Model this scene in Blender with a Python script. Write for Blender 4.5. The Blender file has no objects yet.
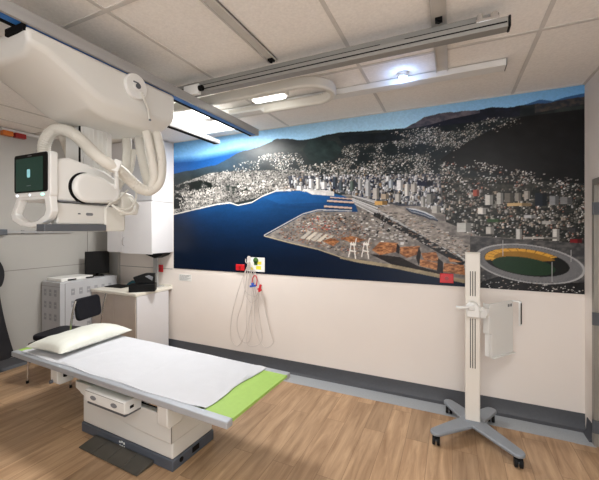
import bpy, bmesh, math, random
import numpy as np
from mathutils import Vector, Matrix
random.seed(7); rng = np.random.RandomState(11)
sc = bpy.context.scene; COL = sc.collection
PI = math.pi
# ---------------------------------------------------------------- camera model (599x480 frame)
F, CX, HY, YAW, CH = 334., 300., 229.5, math.radians(24.5), 1.733
FW = (-math.sin(YAW), math.cos(YAW)); RT = (math.cos(YAW), math.sin(YAW))
YB, CE, XL, XR, YF = 3.65, 2.99, -5.02, 1.045, -1.7      # back wall, ceiling, left, right, front wall
def at(u, v, y=YB):                                       # a point of the place seen at (u,v), on the plane y
    a, b = (u-CX)/F, (HY-v)/F
    r = (FW[0]+a*RT[0], FW[1]+a*RT[1], b); t = y/r[1]
    return Vector((r[0]*t, y, CH+r[2]*t))
def atx(u, v, x):
    a, b = (u-CX)/F, (HY-v)/F
    r = (FW[0]+a*RT[0], FW[1]+a*RT[1], b); t = x/r[0]
    return Vector((x, r[1]*t, CH+r[2]*t))
def pz(u, v, z):
    a, b = (u-CX)/F, (HY-v)/F
    r = (FW[0]+a*RT[0], FW[1]+a*RT[1], b); t = (z-CH)/r[2]
    return Vector((r[0]*t, r[1]*t, z))
# ---------------------------------------------------------------- materials
def lin(c): return tuple((x/12.92 if x <= .04045 else ((x+.055)/1.055)**2.4) for x in c)
def mat(name, rgb, rough=.5, metal=0., var=.05, nscale=8., bump=0., bscale=60., emit=None, estr=0., alpha=1., trans=0., stretch=None, coat=0.):
    m = bpy.data.materials.new(name); m.use_nodes = True; nt = m.node_tree; N = nt.nodes; L = nt.links
    b = N['Principled BSDF']; c = lin([x/255. for x in rgb])
    b.inputs['Roughness'].default_value = rough; b.inputs['Metallic'].default_value = metal
    tc = N.new('ShaderNodeTexCoord'); mp = N.new('ShaderNodeMapping'); L.new(tc.outputs['Object'], mp.inputs[0])
    if stretch: mp.inputs['Scale'].default_value = stretch
    nz = N.new('ShaderNodeTexNoise'); nz.inputs['Scale'].default_value = nscale; nz.inputs['Detail'].default_value = 3
    L.new(mp.outputs[0], nz.inputs['Vector'])
    cr = N.new('ShaderNodeValToRGB'); L.new(nz.outputs['Fac'], cr.inputs[0])
    cr.color_ramp.elements[0].position = .3; cr.color_ramp.elements[1].position = .7
    cr.color_ramp.elements[0].color = tuple(x*(1-var) for x in c)+(1,); cr.color_ramp.elements[1].color = tuple(min(1, x*(1+var)) for x in c)+(1,)
    L.new(cr.outputs[0], b.inputs['Base Color'])
    if bump:
        n2 = N.new('ShaderNodeTexNoise'); n2.inputs['Scale'].default_value = bscale; n2.inputs['Detail'].default_value = 4
        L.new(mp.outputs[0], n2.inputs['Vector'])
        bp = N.new('ShaderNodeBump'); bp.inputs['Strength'].default_value = bump; bp.inputs['Distance'].default_value = .004
        L.new(n2.outputs['Fac'], bp.inputs['Height']); L.new(bp.outputs[0], b.inputs['Normal'])
    if emit:
        b.inputs['Emission Color'].default_value = lin([x/255. for x in emit])+(1,); b.inputs['Emission Strength'].default_value = estr
    if trans: b.inputs['Transmission Weight'].default_value = trans
    if coat: b.inputs['Coat Weight'].default_value = coat
    if alpha < 1: b.inputs['Alpha'].default_value = alpha
    return m
M = {}
M['ceil'] = mat('ceiling_tile', (240, 236, 230), .95, var=.05, nscale=60, bump=.35, bscale=150)
M['grid'] = mat('ceiling_grid_paint', (206, 202, 196), .7)
M['wall'] = mat('cream_wall_paint', (230, 222, 215), .6, var=.015, nscale=2, bump=.05, bscale=200)
M['wallg'] = mat('grey_wall_panel', (172, 170, 165), .55, var=.02, nscale=2)
M['seam'] = mat('panel_seam', (120, 117, 112), .6)
M['skirt'] = mat('dark_cove_skirting', (72, 74, 79), .5, var=.06, nscale=40)
M['border'] = mat('grey_vinyl_border', (160, 165, 170), .45, var=.08, nscale=90)
M['cab'] = mat('white_laminate', (214, 213, 215), .4, var=.01)
M['cabside'] = mat('beige_laminate', (190, 178, 168), .45, var=.02)
M['top'] = mat('worktop', (225, 220, 208), .3, var=.03, nscale=60)
M['white'] = mat('white_plastic', (226, 226, 223), .35, var=.012, nscale=3)
M['shell'] = mat('warm_white_shell', (216, 215, 210), .38, var=.012, nscale=3)
M['cream'] = mat('cream_plastic', (214, 212, 204), .4, var=.02)
M['hose'] = mat('cream_corrugated_hose', (212, 208, 198), .5, var=.03)
M['steel'] = mat('chrome', (210, 210, 212), .18, 1., var=.03)
M['alu'] = mat('brushed_aluminium', (168, 168, 168), .45, .25, var=.06, nscale=20, stretch=(1, .05, 1))
M['alux'] = mat('anodised_rail', (146, 145, 141), .45, .2, var=.06, nscale=20, stretch=(.05, 1, 1))
M['bedrail'] = mat('bed_edge_rail', (176, 181, 188), .4, .35, var=.03)
M['strut'] = mat('strut_channel', (196, 193, 187), .6, .05)
M['blue'] = mat('blue_stripe', (36, 110, 190), .4)
M['black'] = mat('black_plastic', (9, 9, 10), .55, var=.2)
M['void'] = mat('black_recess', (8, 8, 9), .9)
M['vinyl'] = mat('black_vinyl', (20, 22, 29), .5, var=.15, nscale=20, bump=.2, bscale=80)
M['dgrey'] = mat('dark_grey_plastic', (86, 90, 96), .5, var=.05)
M['plinth'] = mat('plinth_grey', (78, 84, 94), .5, var=.05)
M['mat'] = mat('pedal_grey', (96, 94, 88), .32, .5, var=.1)
M['green'] = mat('lime_mattress', (156, 192, 92), .55, var=.03, nscale=30)
M['sheet'] = mat('white_sheet', (202, 204, 209), .9, var=.015, bump=.15, bscale=90)
M['pillow'] = mat('pillow_vinyl', (218, 220, 211), .6, var=.03, bump=.25, bscale=12)
M['standw'] = mat('ivory_column', (226, 221, 212), .4, var=.01)
M['legs'] = mat('blue_grey_metal', (140, 147, 155), .4, .2, var=.04)
M['rubber'] = mat('black_rubber', (20, 20, 22), .6)
M['gcab'] = mat('grey_white_cabinet', (180, 181, 184), .45, var=.02)
M['vent'] = mat('vent_shade', (148, 149, 153), .6)
M['red'] = mat('red_plastic', (200, 24, 34), .4)
M['redglow'] = mat('red_lamp_lens', (150, 22, 22), .3)
M['orange'] = mat('orange_lamp_lens', (205, 110, 30), .3)
M['bluep'] = mat('blue_clip', (50, 90, 190), .4)
M['teal'] = mat('teal_cloth', (40, 96, 110), .8)
M['clear'] = mat('clear_tubing', (208, 200, 194), .35)
M['paper'] = mat('white_paper', (226, 226, 222), .8)
M['ink'] = mat('grey_print', (120, 122, 126), .8)
M['yellow'] = mat('yellow_print', (225, 215, 60), .7)
M['greenp'] = mat('green_print', (70, 110, 50), .7)
M['cloth'] = mat('dark_apron_vinyl', (40, 40, 43), .6, var=.2, nscale=6, bump=.4, bscale=14)
M['door'] = mat('door_paint', (206, 200, 190), .45)
M['dframe'] = mat('door_frame_metal', (150, 146, 138), .45, .3)
M['screen'] = mat('green_screen', (14, 40, 34), .2, emit=(16, 60, 50), estr=.3)
M['icon'] = mat('screen_icon', (150, 200, 205), .3, emit=(120, 190, 205), estr=.3)
M['led'] = mat('status_light', (150, 235, 220), .3, emit=(150, 245, 225), estr=2.0)
M['ledw'] = mat('status_light_white', (220, 235, 250), .3, emit=(220, 235, 255), estr=1.6)
M['panel'] = mat('light_diffuser', (250, 250, 250), .5, emit=(255, 252, 246), estr=2.)
M['spot'] = mat('spot_lens', (240, 245, 255), .3, emit=(150, 190, 255), estr=14.)
M['spot2'] = mat('tube_lens', (250, 250, 250), .3, emit=(255, 252, 245), estr=8.)

for k in ('black', 'void', 'vinyl', 'rubber', 'cloth'): M[k].node_tree.nodes['Principled BSDF'].inputs['Specular IOR Level'].default_value = .2
def floor_material():
    m = bpy.data.materials.new('oak_vinyl_planks'); m.use_nodes = True; nt = m.node_tree; N = nt.nodes; L = nt.links
    b = N['Principled BSDF']; b.inputs['Roughness'].default_value = .42
    tc = N.new('ShaderNodeTexCoord'); sp = N.new('ShaderNodeSeparateXYZ'); cb = N.new('ShaderNodeCombineXYZ')
    L.new(tc.outputs['Object'], sp.inputs[0]); L.new(sp.outputs['Y'], cb.inputs['X']); L.new(sp.outputs['X'], cb.inputs['Y'])
    br = N.new('ShaderNodeTexBrick'); L.new(cb.outputs[0], br.inputs['Vector'])
    br.inputs['Scale'].default_value = 1.; br.inputs['Brick Width'].default_value = 1.1; br.inputs['Row Height'].default_value = .175
    br.inputs['Mortar Size'].default_value = .0018; br.inputs['Mortar Smooth'].default_value = .3; br.offset = .37; br.offset_frequency = 2
    br.inputs['Color1'].default_value = (0, 0, 0, 1); br.inputs['Color2'].default_value = (1, 1, 1, 1); br.inputs['Mortar'].default_value = (.35, .35, .35, 1)
    br.inputs['Bias'].default_value = 0.
    mp = N.new('ShaderNodeMapping'); mp.inputs['Scale'].default_value = (16, 1.6, 1); L.new(tc.outputs['Object'], mp.inputs[0])
    # shift the grain from plank to plank
    vm = N.new('ShaderNodeVectorMath'); vm.operation = 'MULTIPLY_ADD'; vm.inputs[1].default_value = (7, 31, 0)
    L.new(br.outputs['Color'], vm.inputs[0]); L.new(mp.outputs[0], vm.inputs[2])
    nz = N.new('ShaderNodeTexNoise'); nz.inputs['Scale'].default_value = 1.; nz.inputs['Detail'].default_value = 6; nz.inputs['Roughness'].default_value = .65; nz.inputs['Distortion'].default_value = .6
    L.new(vm.outputs[0], nz.inputs['Vector'])
    cr = N.new('ShaderNodeValToRGB'); L.new(nz.outputs['Fac'], cr.inputs[0]); e = cr.color_ramp.elements
    e[0].position = .28; e[0].color = lin((.56, .44, .325))+(1,); e[1].position = .72; e[1].color = lin((.80, .68, .55))+(1,)
    mx = N.new('ShaderNodeMix'); mx.data_type = 'RGBA'; mx.blend_type = 'MULTIPLY'; mx.inputs[0].default_value = 1.
    cr2 = N.new('ShaderNodeValToRGB'); L.new(br.outputs['Color'], cr2.inputs[0]); e2 = cr2.color_ramp.elements
    e2[0].color = (.80, .77, .74, 1); e2[1].color = (1.08, 1.04, 1.0, 1)
    L.new(cr.outputs[0], mx.inputs[6]); L.new(cr2.outputs[0], mx.inputs[7])
    mx2 = N.new('ShaderNodeMix'); mx2.data_type = 'RGBA'; mx2.blend_type = 'MIX'
    L.new(br.outputs['Fac'], mx2.inputs[0]); L.new(mx.outputs[2], mx2.inputs[6]); mx2.inputs[7].default_value = lin((.50, .38, .27))+(1,)
    L.new(mx2.outputs[2], b.inputs['Base Color'])
    bp = N.new('ShaderNodeBump'); bp.inputs['Strength'].default_value = .1; bp.inputs['Distance'].default_value = .002
    L.new(nz.outputs['Fac'], bp.inputs['Height']); L.new(bp.outputs[0], b.inputs['Normal'])
    return m
M['floor'] = floor_material()
# ---------------------------------------------------------------- mesh helpers
def B(): return bmesh.new()
def box(bm, x0, x1, y0, y1, z0, z1, mtx=None):
    vs = [bm.verts.new((x, y, z)) for x in (x0, x1) for y in (y0, y1) for z in (z0, z1)]
    for f in ((0, 1, 3, 2), (4, 6, 7, 5), (0, 4, 5, 1), (2, 3, 7, 6), (0, 2, 6, 4), (1, 5, 7, 3)): bm.faces.new([vs[i] for i in f])
    if mtx: bmesh.ops.transform(bm, matrix=mtx, verts=vs)
    return vs
def prism(bm, pts, axis, a, b):                      # pts: 2-D outline; axis: extrusion axis
    def P(p, h): return {'x': (h, p[0], p[1]), 'y': (p[0], h, p[1]), 'z': (p[0], p[1], h)}[axis]
    v0 = [bm.verts.new(P(p, a)) for p in pts]; v1 = [bm.verts.new(P(p, b)) for p in pts]; n = len(pts)
    bm.faces.new(v0); bm.faces.new(v1[::-1])
    for i in range(n): bm.faces.new((v0[i], v1[i], v1[(i+1) % n], v0[(i+1) % n]))
    return v0+v1
def ring_prism(bm, outer, inner, axis, a, b):        # same point count, a frame with a hole
    def P(p, h): return {'x': (h, p[0], p[1]), 'y': (p[0], h, p[1]), 'z': (p[0], p[1], h)}[axis]
    n = len(outer); V = [[bm.verts.new(P(p, h)) for p in s] for s in (outer, inner) for h in (a, b)]
    for i in range(n):
        j = (i+1) % n
        bm.faces.new((V[0][i], V[0][j], V[1][j], V[1][i])); bm.faces.new((V[2][i], V[3][i], V[3][j], V[2][j]))
        bm.faces.new((V[0][i], V[2][i], V[2][j], V[0][j])); bm.faces.new((V[1][i], V[1][j], V[3][j], V[3][i]))
def cyl(bm, p0, p1, r, seg=24, r2=None):
    p0, p1 = Vector(p0), Vector(p1); d = p1-p0; q = d.to_track_quat('Z', 'Y').to_matrix()
    r2 = r if r2 is None else r2; A, C = [], []
    for i in range(seg):
        t = 2*PI*i/seg; o = q @ Vector((math.cos(t), math.sin(t), 0)); A.append(bm.verts.new(p0+o*r)); C.append(bm.verts.new(p1+o*r2))
    bm.faces.new(A[::-1]); bm.faces.new(C)
    for i in range(seg): bm.faces.new((A[i], A[(i+1) % seg], C[(i+1) % seg], C[i]))
def smooth_path(pts, n=12):
    pts = [Vector(p) for p in pts]; P = [pts[0]*2-pts[1]]+pts+[pts[-1]*2-pts[-2]]; out = []
    for i in range(1, len(P)-2):
        for k in range(n):
            t = k/n; a, b, c, d = P[i-1], P[i], P[i+1], P[i+2]
            out.append(.5*((2*b)+(c-a)*t+(2*a-5*b+4*c-d)*t*t+(3*b-a-3*c+d)*t**3))
    out.append(pts[-1]); return out
def resample(P, step):
    out = [P[0]]; acc = 0
    for a, b in zip(P, P[1:]):
        L = (b-a).length
        while acc+L >= step and L > 1e-9:
            t = (step-acc)/L; a = a.lerp(b, t); out.append(a.copy()); L = (b-a).length; acc = 0
        acc += L
    return out
def tube(bm, path, r, seg=10, rough=0., flat=None):
    T = None; rings = []; n = len(path)
    for i, p in enumerate(path):
        d = (path[min(i+1, n-1)]-path[max(i-1, 0)]).normalized()
        if T is None: T = d.orthogonal().normalized()
        T = (T-d*T.dot(d)).normalized(); S = d.cross(T)
        rr = r*(1+(rough if i % 2 else -rough))
        rings.append([bm.verts.new(p+(T*math.cos(2*PI*k/seg)+S*math.sin(2*PI*k/seg))*rr) for k in range(seg)])
    for a, b in zip(rings, rings[1:]):
        for k in range(seg): bm.faces.new((a[k], a[(k+1) % seg], b[(k+1) % seg], b[k]))
    bm.faces.new(rings[0][::-1]); bm.faces.new(rings[-1])
def rrect(x0, x1, y0, y1, r, n=5):
    out = []
    for cx, cy, a in ((x1-r, y1-r, 0), (x0+r, y1-r, 90), (x0+r, y0+r, 180), (x1-r, y0+r, 270)):
        for k in range(n+1):
            t = math.radians(a+90*k/n); out.append((cx+r*math.cos(t), cy+r*math.sin(t)))
    return out
def disc_pts(cx, cy, r, n=24, ry=None): return [(cx+r*math.cos(2*PI*k/n), cy+(ry or r)*math.sin(2*PI*k/n)) for k in range(n)]
def finish(name, bm, m, parent=None, bevel=0., smooth=True, seg=2, world=True, offset=None):
    bmesh.ops.recalc_face_normals(bm, faces=bm.faces[:])
    me = bpy.data.meshes.new(name)
    if parent is not None and world:
        bmesh.ops.transform(bm, matrix=worldof(parent).inverted(), verts=bm.verts[:])
    elif parent is None and offset is not None:
        bmesh.ops.translate(bm, vec=-Vector(offset), verts=bm.verts[:])
    bm.to_mesh(me); bm.free(); me.materials.append(m)
    if smooth:
        me.polygons.foreach_set('use_smooth', [True]*len(me.polygons)); me.set_sharp_from_angle(angle=math.radians(38))
    o = bpy.data.objects.new(name, me); COL.objects.link(o)
    if parent is not None: o.parent = parent
    if parent is None and offset is not None: o.location = offset
    if bevel:
        b = o.modifiers.new('bevel', 'BEVEL'); b.width = bevel; b.segments = seg; b.limit_method = 'ANGLE'; b.angle_limit = math.radians(35)
    return o
def worldof(o):
    m = Matrix.Identity(4)
    while o is not None:
        m = (Matrix.Translation(o.location) @ o.rotation_euler.to_matrix().to_4x4()) @ m; o = o.parent
    return m
def thing(name, label, cat, loc=(0, 0, 0), rotz=0, group=None):
    o = bpy.data.objects.new(name, None); COL.objects.link(o); o.location = loc; o.rotation_euler = (0, 0, rotz)
    o['label'] = label; o['category'] = cat
    if group: o['group'] = group
    return o
def tag(o, label, cat, group=None):
    o['label'] = label; o['category'] = cat
    if group: o['group'] = group
    return o
def struct(name, bm, m, parent=None, **k):
    o = finish(name, bm, m, parent, **k)
    if parent is None: o['kind'] = 'structure'
    return o
# ================================================================= SETTING
b = B(); box(b, XL-.1, XR+.1, YF-.1, YB+.1, -.1, 0); struct('floor', b, M['floor'])
b = B(); box(b, XL-.1, XR+.1, YF-.1, YB+.1, CE, CE+.1); struct('ceiling', b, M['ceil'])
b = B(); box(b, XL-.1, XR+.1, YB, YB+.1, 0, CE); struct('wall_back', b, M['wall'])
b = B(); box(b, XL-.1, -1.25, YF-.1, YF, 0, CE); struct('wall_front', b, M['wall'])    # unseen wall sized to block light at left; gap at right admits world light
b = B(); box(b, XL-.1, XL, YF, YB, 0, CE)
wl = struct('wall_left', b, M['wallg'])
b = B(); box(b, XL, XL+.003, YF, YB, 1.215, 1.222); box(b, XL, XL+.003, 3.26, 3.266, .13, CE); finish('panel_seam', b, M['seam'], wl)
DY0, DY1, DZ = 2.50, 3.455, 2.14
b = B(); box(b, XR, XR+.1, YF, DY0, 0, CE); box(b, XR, XR+.1, DY1, YB, 0, CE); box(b, XR, XR+.1, DY0, DY1, DZ, CE); struct('wall_right', b, M['wall'])
b = B(); prism(b, [(DY0+.05, 0.01), (DY1-.05, 0.01), (DY1-.05, DZ-.05), (DY0+.05, DZ-.05)], 'x', XR+.015, XR+.06)
dr = struct('door_1', b, M['door'])
b = B()
box(b, XR-.012, XR+.09, DY1-.05, DY1, 0, DZ); box(b, XR-.012, XR+.09, DY0, DY0+.05, 0, DZ); box(b, XR-.012, XR+.09, DY0+.05, DY1-.05, DZ-.05, DZ)
finish('door_frame', b, M['dframe'], dr, bevel=.003)
for z in (.16, 1.02, 1.9):
    b = B(); cyl(b, (XR-.016, DY1-.052, z-.05), (XR-.016, DY1-.052, z+.05), .011, 12); box(b, XR-.014, XR+.016, DY1-.066, DY1-.04, z-.05, z+.05); finish('hinge', b, M['dgrey'], dr)
b = B(); cyl(b, (XR+.02, DY0+.13, 1.0), (XR-.045, DY0+.13, 1.0), .012, 12); box(b, XR-.055, XR-.035, DY0+.12, DY0+.26, .99, 1.01); finish('door_handle', b, M['steel'], dr)
# ceiling grid: exposed tee bars
b = B(); zb = CE-.004
for k in range(0, 5): x = .506-1.157*k; box(b, x-.013, x+.013, YF, YB, zb, CE+.002)
for y in (2.54, 1.28, .02, -1.24): box(b, XL, XR, y-.013, y+.013, zb-.001, CE+.001)
box(b, XL, XR, YB-.02, YB, zb-.002, CE); box(b, XL, XL+.02, YF, YB, zb-.002, CE); box(b, XR-.02, XR, YF, YB, zb-.002, CE); box(b, -4.665, -4.645, YF, YB, zb-.002, CE)
struct('trim_1', b, M['grid'])
# skirting with cove, floor border
def skirt(name, p):
    return struct(name, p, M['skirt'])
b = B(); prism(b, [(YB, 0), (YB, .14), (YB-.006, .14), (YB-.008, .05), (YB-.025, .014), (YB-.06, .002), (YB-.06, 0)], 'x', XL+.01, XR-.001); skirt('baseboard_back', b)
b = B(); prism(b, [(XL, 0), (XL, .13), (XL+.006, .13), (XL+.012, .03), (XL+.04, .003), (XL+.04, 0)], 'y', YF, YB-.06); skirt('baseboard_left', b)
b = B(); prism(b, [(XR, 0), (XR, .14), (XR-.006, .14), (XR-.012, .03), (XR-.03, .003), (XR-.03, 0)], 'y', DY1, YB-.06); skirt('baseboard_right', b)
b = B(); box(b, XL+.05, XR-.001, YB-.255, YB-.055, -.001, .0015); box(b, XR-.14, XR-.001, 3.39, YB-.06, -.001, .0012); struct('trim_2', b, M['border'])
# duct in the corner by the counter
b = B(); box(b, XL+.01, -4.80, YB-.05, YB-.001, .14, CE-.01); struct('trim_3', b, M['wallg'], bevel=.003)
# seam on back wall under the cabinets
b = B(); box(b, -4.80, -3.70, YB-.003, YB-.0005, 1.155, 1.162); struct('trim_4', b, M['seam'])
# ================================================================= MURAL
def paint():
    S = 3; U0, V0, U1, V1 = 168, 78, 592, 302
    W, Hh = (U1-U0)*S, (V1-V0)*S
    uu, vv = np.meshgrid(U0+(np.arange(W)+.5)/S, V0+(np.arange(Hh)+.5)/S)
    def noise(sx, sy, seed):
        r = np.random.RandomState(seed); gx, gy = int((U1-U0)/sx)+3, int((V1-V0)/sy)+3; g = r.rand(gy, gx)
        x = (uu-U0)/sx; y = (vv-V0)/sy; ix = x.astype(int); iy = y.astype(int); fx = x-ix; fy = y-iy
        fx = fx*fx*(3-2*fx); fy = fy*fy*(3-2*fy)
        return (g[iy, ix]*(1-fx)+g[iy, ix+1]*fx)*(1-fy)+(g[iy+1, ix]*(1-fx)+g[iy+1, ix+1]*fx)*fy
    def fbm(sx, sy, seed, o=4):
        t = 0; a = 1; s = 0
        for k in range(o): t = t+a*noise(sx/2**k, sy/2**k, seed+k); s += a; a *= .55
        return t/s
    def C(*c): return np.array(c, float)/255
    I = np.zeros((Hh, W, 3))
    def inp(poly):
        m = np.zeros(uu.shape, bool); n = len(poly)
        for i in range(n):
            x0, y0 = poly[i]; x1, y1 = poly[(i+1) % n]
            if y0 == y1: continue
            c = ((y0 > vv) != (y1 > vv)) & (uu < (x1-x0)*(vv-y0)/(y1-y0)+x0); m ^= c
        return m
    def fill(mask, col, var=0., n=None, to=None):
        base = np.broadcast_to(col, I.shape) if n is None or to is None else col*(1-n[..., None])+to*n[..., None]
        I[mask] = base[mask]
        if var: I[mask] *= (1+var*(fbm(6, 4, 77)[mask]-.5)*2)[:, None]
    f1, f2, f3 = fbm(14, 8, 3), fbm(5, 3, 9, 3), fbm(40, 20, 21)
    # sky
    hx = np.interp(uu, [174, 215, 330, 400, 470, 585], [0, .35, 1, 1, .6, .1])
    sky = C(120, 178, 228)*(1-hx[..., None])+C(182, 224, 252)*hx[..., None]
    top = np.interp(uu, [174, 585], [143, 84]); dv = np.clip((vv-top)/28, 0, 1)
    sky = sky*(.90+.16*dv[..., None]); I[:] = np.clip(sky, 0, 1)
    # sea on the left horizon
    hz = np.interp(uu, [170, 200, 235, 262], [160, 157.5, 150, 143]); t = np.clip((vv-hz+3)/7, 0, 1)[..., None]
    sea = C(34, 84, 142)*np.ones_like(I); t = t*np.clip((266-uu)/30, 0, 1)[..., None]; I[:] = I*(1-t)+sea*t
    # far ridge at right
    rf = np.interp(uu, [515, 527, 540, 553, 566, 590], [107, 104, 99.5, 101, 97, 92]); fill((vv > rf) & (uu > 517), C(58, 96, 140))
    # land
    rx = [170, 180, 192, 205, 216, 226, 236, 246, 258, 268, 277, 288, 298, 312, 324, 340, 360, 385, 405, 415, 424, 440, 452, 462, 478, 492, 505, 520, 545, 565, 590]
    ry = [175, 172, 170, 167, 165, 160, 154, 150, 147, 143, 139, 138.5, 140, 139, 135, 133, 131, 130, 128, 123, 117, 113.5, 112, 111, 110, 107, 107.5, 106, 103, 99.5, 95]
    rg = np.interp(uu, rx, ry)+(fbm(9, 9, 51)-.5)*2.2
    land = vv > rg; n = np.clip(f1*1.8-.4, 0, 1)
    fill(land, C(30, 38, 42), 0, n, C(58, 66, 64))
    # hazy hills to the left
    hzm = (land*np.clip((268-uu)/40, 0, 1)*np.clip((180-vv)/14, 0, 1)*.6)[..., None]; I[:] = I*(1-hzm)+C(66, 88, 108)*hzm
    # bare hill in the middle
    m = land & (uu > 400) & (uu < 480) & (vv < np.interp(uu, [405, 425, 450, 480], [129, 126, 119, 113]))
    fill(m, C(112, 106, 112), 0, np.clip(f2*2-.6, 0, 1), C(72, 72, 84))
    m = land & (uu > 425) & (uu < 520) & ~m & (vv < np.interp(uu, [425, 520], [128, 116])); fill(m, C(34, 38, 52), .3)
    m = land & (uu > 535) & (vv < np.interp(uu, [535, 590], [113, 103])); fill(m, C(88, 78, 72), 0, np.clip(f2*2-.5, 0, 1), C(48, 54, 62))
    # black bush hill at right
    hill = inp([(592, 108), (560, 112), (520, 117), (498, 126), (478, 137), (456, 148), (440, 160), (452, 166), (480, 172), (510, 176), (545, 182), (592, 184)])
    fill(hill, C(13, 14, 15), 0, np.clip(f1*1.6-.3, 0, 1), C(30, 30, 32))
    m = inp([(309, 140), (335, 141), (342, 150), (335, 158), (322, 163), (309, 160), (303, 150)]); fill(m, C(44, 58, 58), .3)
    m = inp([(338, 136), (400, 131), (402, 142), (360, 144), (342, 143)]); fill(m, C(30, 38, 44), .3)
    # building stamps
    R = np.random.RandomState(5)
    def rect(u, v, w, h, c, shade=.0):
        x0, x1, y0, y1 = [int(round(q)) for q in ((u-w/2-U0)*S, (u+w/2-U0)*S, (v-h-V0)*S, (v-V0)*S)]
        x0, y0 = max(0, x0), max(0, y0)
        if x1 <= x0: x1 = x0+1
        if y1 <= y0: y1 = y0+1
        I[y0:y1, x0:x1] = c
        if shade:
            q = x0+int((x1-x0)*.62); I[y0:y1, q:x1] = np.array(c)*shade
            if (y1-y0) > 6:
                for yy in range(y0+2, y1-1, 3): I[yy, x0:x1] *= .86
    def scatter(poly, N, w, h, cols, shade=0., excl=None, dens=None):
        p = np.array(poly); x0, y0 = p.min(0); x1, y1 = p.max(0); k = 0; t = 0; mk = inp(poly)
        pts = []
        while k < N and t < N*12:
            t += 1; u, v = R.uniform(x0, x1), R.uniform(y0, y1); i, j = int((v-V0)*S), int((u-U0)*S)
            if not (0 <= i < Hh and 0 <= j < W) or not mk[i, j]: continue
            if dens is not None and R.rand() > dens[i, j]: continue
            pts.append((v, u)); k += 1
        for v, u in sorted(pts):
            c = C(*cols[R.randint(len(cols))])*R.uniform(.75, 1.05); rect(u, v, R.uniform(*w), R.uniform(*h), np.clip(c, 0, 1), shade)
    dn = np.clip((f1-.38)*5, .02, 1)
    wh = [(235, 232, 226), (200, 196, 190), (170, 166, 160), (240, 240, 240), (150, 140, 134), (190, 176, 164)]
    dk = [(40, 46, 48), (28, 34, 36), (60, 62, 60), (20, 24, 28)]
    # suburbs on the hills
    scatter([(345, 145), (400, 141), (430, 131), (452, 128), (470, 124), (492, 117), (520, 119), (500, 128), (470, 140), (446, 158), (430, 176), (290, 176), (300, 166), (335, 163)], 2600, (.35, 1.25), (.3, .8), wh, dens=dn)
    scatter([(462, 124), (500, 119), (528, 121), (500, 132), (470, 138)], 60, (.5, 1.5), (.4, .8), wh)
    scatter([(226, 168), (250, 160), (268, 154), (285, 152), (300, 154), (305, 165), (290, 176), (230, 182)], 800, (.35, 1.2), (.3, .8), wh, dens=dn)
    scatter([(388, 133), (415, 129), (440, 125), (440, 131), (410, 138)], 120, (.5, 1.3), (.4, .8), wh)
    # the town on the left
    town = [(170, 188), (190, 180), (210, 173), (240, 171), (290, 170), (320, 172), (320, 197), (275, 192), (262, 196), (248, 200), (232, 203), (216, 204), (200, 209), (170, 215)]
    m = inp(town); fill(m, C(96, 94, 92), 0, np.clip(f2*2.4-.7, 0, 1), C(150, 148, 144))
    mid = [(176, 172, 166), (150, 146, 140), (120, 116, 112), (196, 194, 190), (96, 92, 88), (60, 62, 62)]
    scatter(town, 3600, (.4, 1.5), (.3, 1.1), mid+dk[:3], .8)
    scatter([(236, 182), (300, 178), (318, 190), (280, 191), (240, 197)], 420, (.6, 2.0), (.5, 1.7), mid+wh[:2])
    m = inp([(174, 186), (200, 180), (216, 184), (208, 190), (174, 200)]) & (f2 > .42); fill(m, C(26, 32, 30), .3)
    m = inp([(174, 196), (186, 194), (182, 208), (174, 209)]) & (f2 > .38); fill(m, C(24, 28, 28), .3)
    m = inp([(225, 186), (244, 182), (248, 190), (232, 194)]) & (f2 > .5); fill(m, C(34, 42, 38), .3)
    scatter([(178, 194), (220, 186), (223, 200), (200, 207), (180, 209)], 260, (.5, 1.5), (.7, 2.0), [(186, 182, 176), (150, 146, 140), wh[1]])
    # port flats, roads, rail yard
    flats = [(328, 196), (352, 194), (392, 200), (420, 204), (444, 214), (470, 226), (592, 246), (592, 292), (470, 282), (430, 275), (395, 267), (360, 262), (340, 256), (318, 249), (290, 243), (264, 237), (303, 215), (315, 211), (352, 212)]
    m = inp(flats); fill(m, C(152, 146, 140), 0, np.clip(f2*2.2-.6, 0, 1), C(108, 104, 102))
    for k in range(34):                                   # tracks and roads running down to the right
        o = R.uniform(-14, 14); c = R.choice([.28, .4, .66, .78])
        vline = np.interp(uu, [350, 380, 410, 440, 475], [198+o*.3, 210+o*.6, 224+o*.8, 243+o*.8, 268+o*.5])
        m = (np.abs(vv-vline) < R.uniform(.25, .6)) & (uu > 352) & (uu < 478) & inp(flats); I[m] = c
    m = inp([(377, 208), (392, 205), (418, 216), (452, 236), (476, 248), (466, 256), (440, 246), (410, 228)]); fill(m, C(172, 164, 156), 0, np.clip(f2*2-.5, 0, 1), C(134, 128, 122))
    m = inp([(372, 215), (378, 213), (430, 240), (466, 262), (462, 266), (425, 245)]); fill(m, C(38, 38, 40), .3)
    scatter([(335, 210), (380, 214), (420, 240), (430, 246), (360, 236), (330, 226)], 240, (.8, 3), (.5, 1.4), wh+dk+[(130, 120, 112)])
    scatter([(377, 208), (418, 216), (476, 248), (466, 262), (425, 245), (378, 214)], 420, (.8, 4.), (.3, .9), [(196, 188, 180), (140, 134, 130), (94, 90, 90), (216, 210, 204), (70, 68, 70), (170, 140, 120)])
    scatter([(470, 238), (585, 244), (585, 250), (540, 250), (500, 248), (480, 252)], 160, (.8, 3.), (.4, 1.2), wh+dk)
    scatter([(372, 222), (412, 244), (404, 250), (360, 236)], 60, (1.5, 4), (.6, 1.4), wh)
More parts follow.
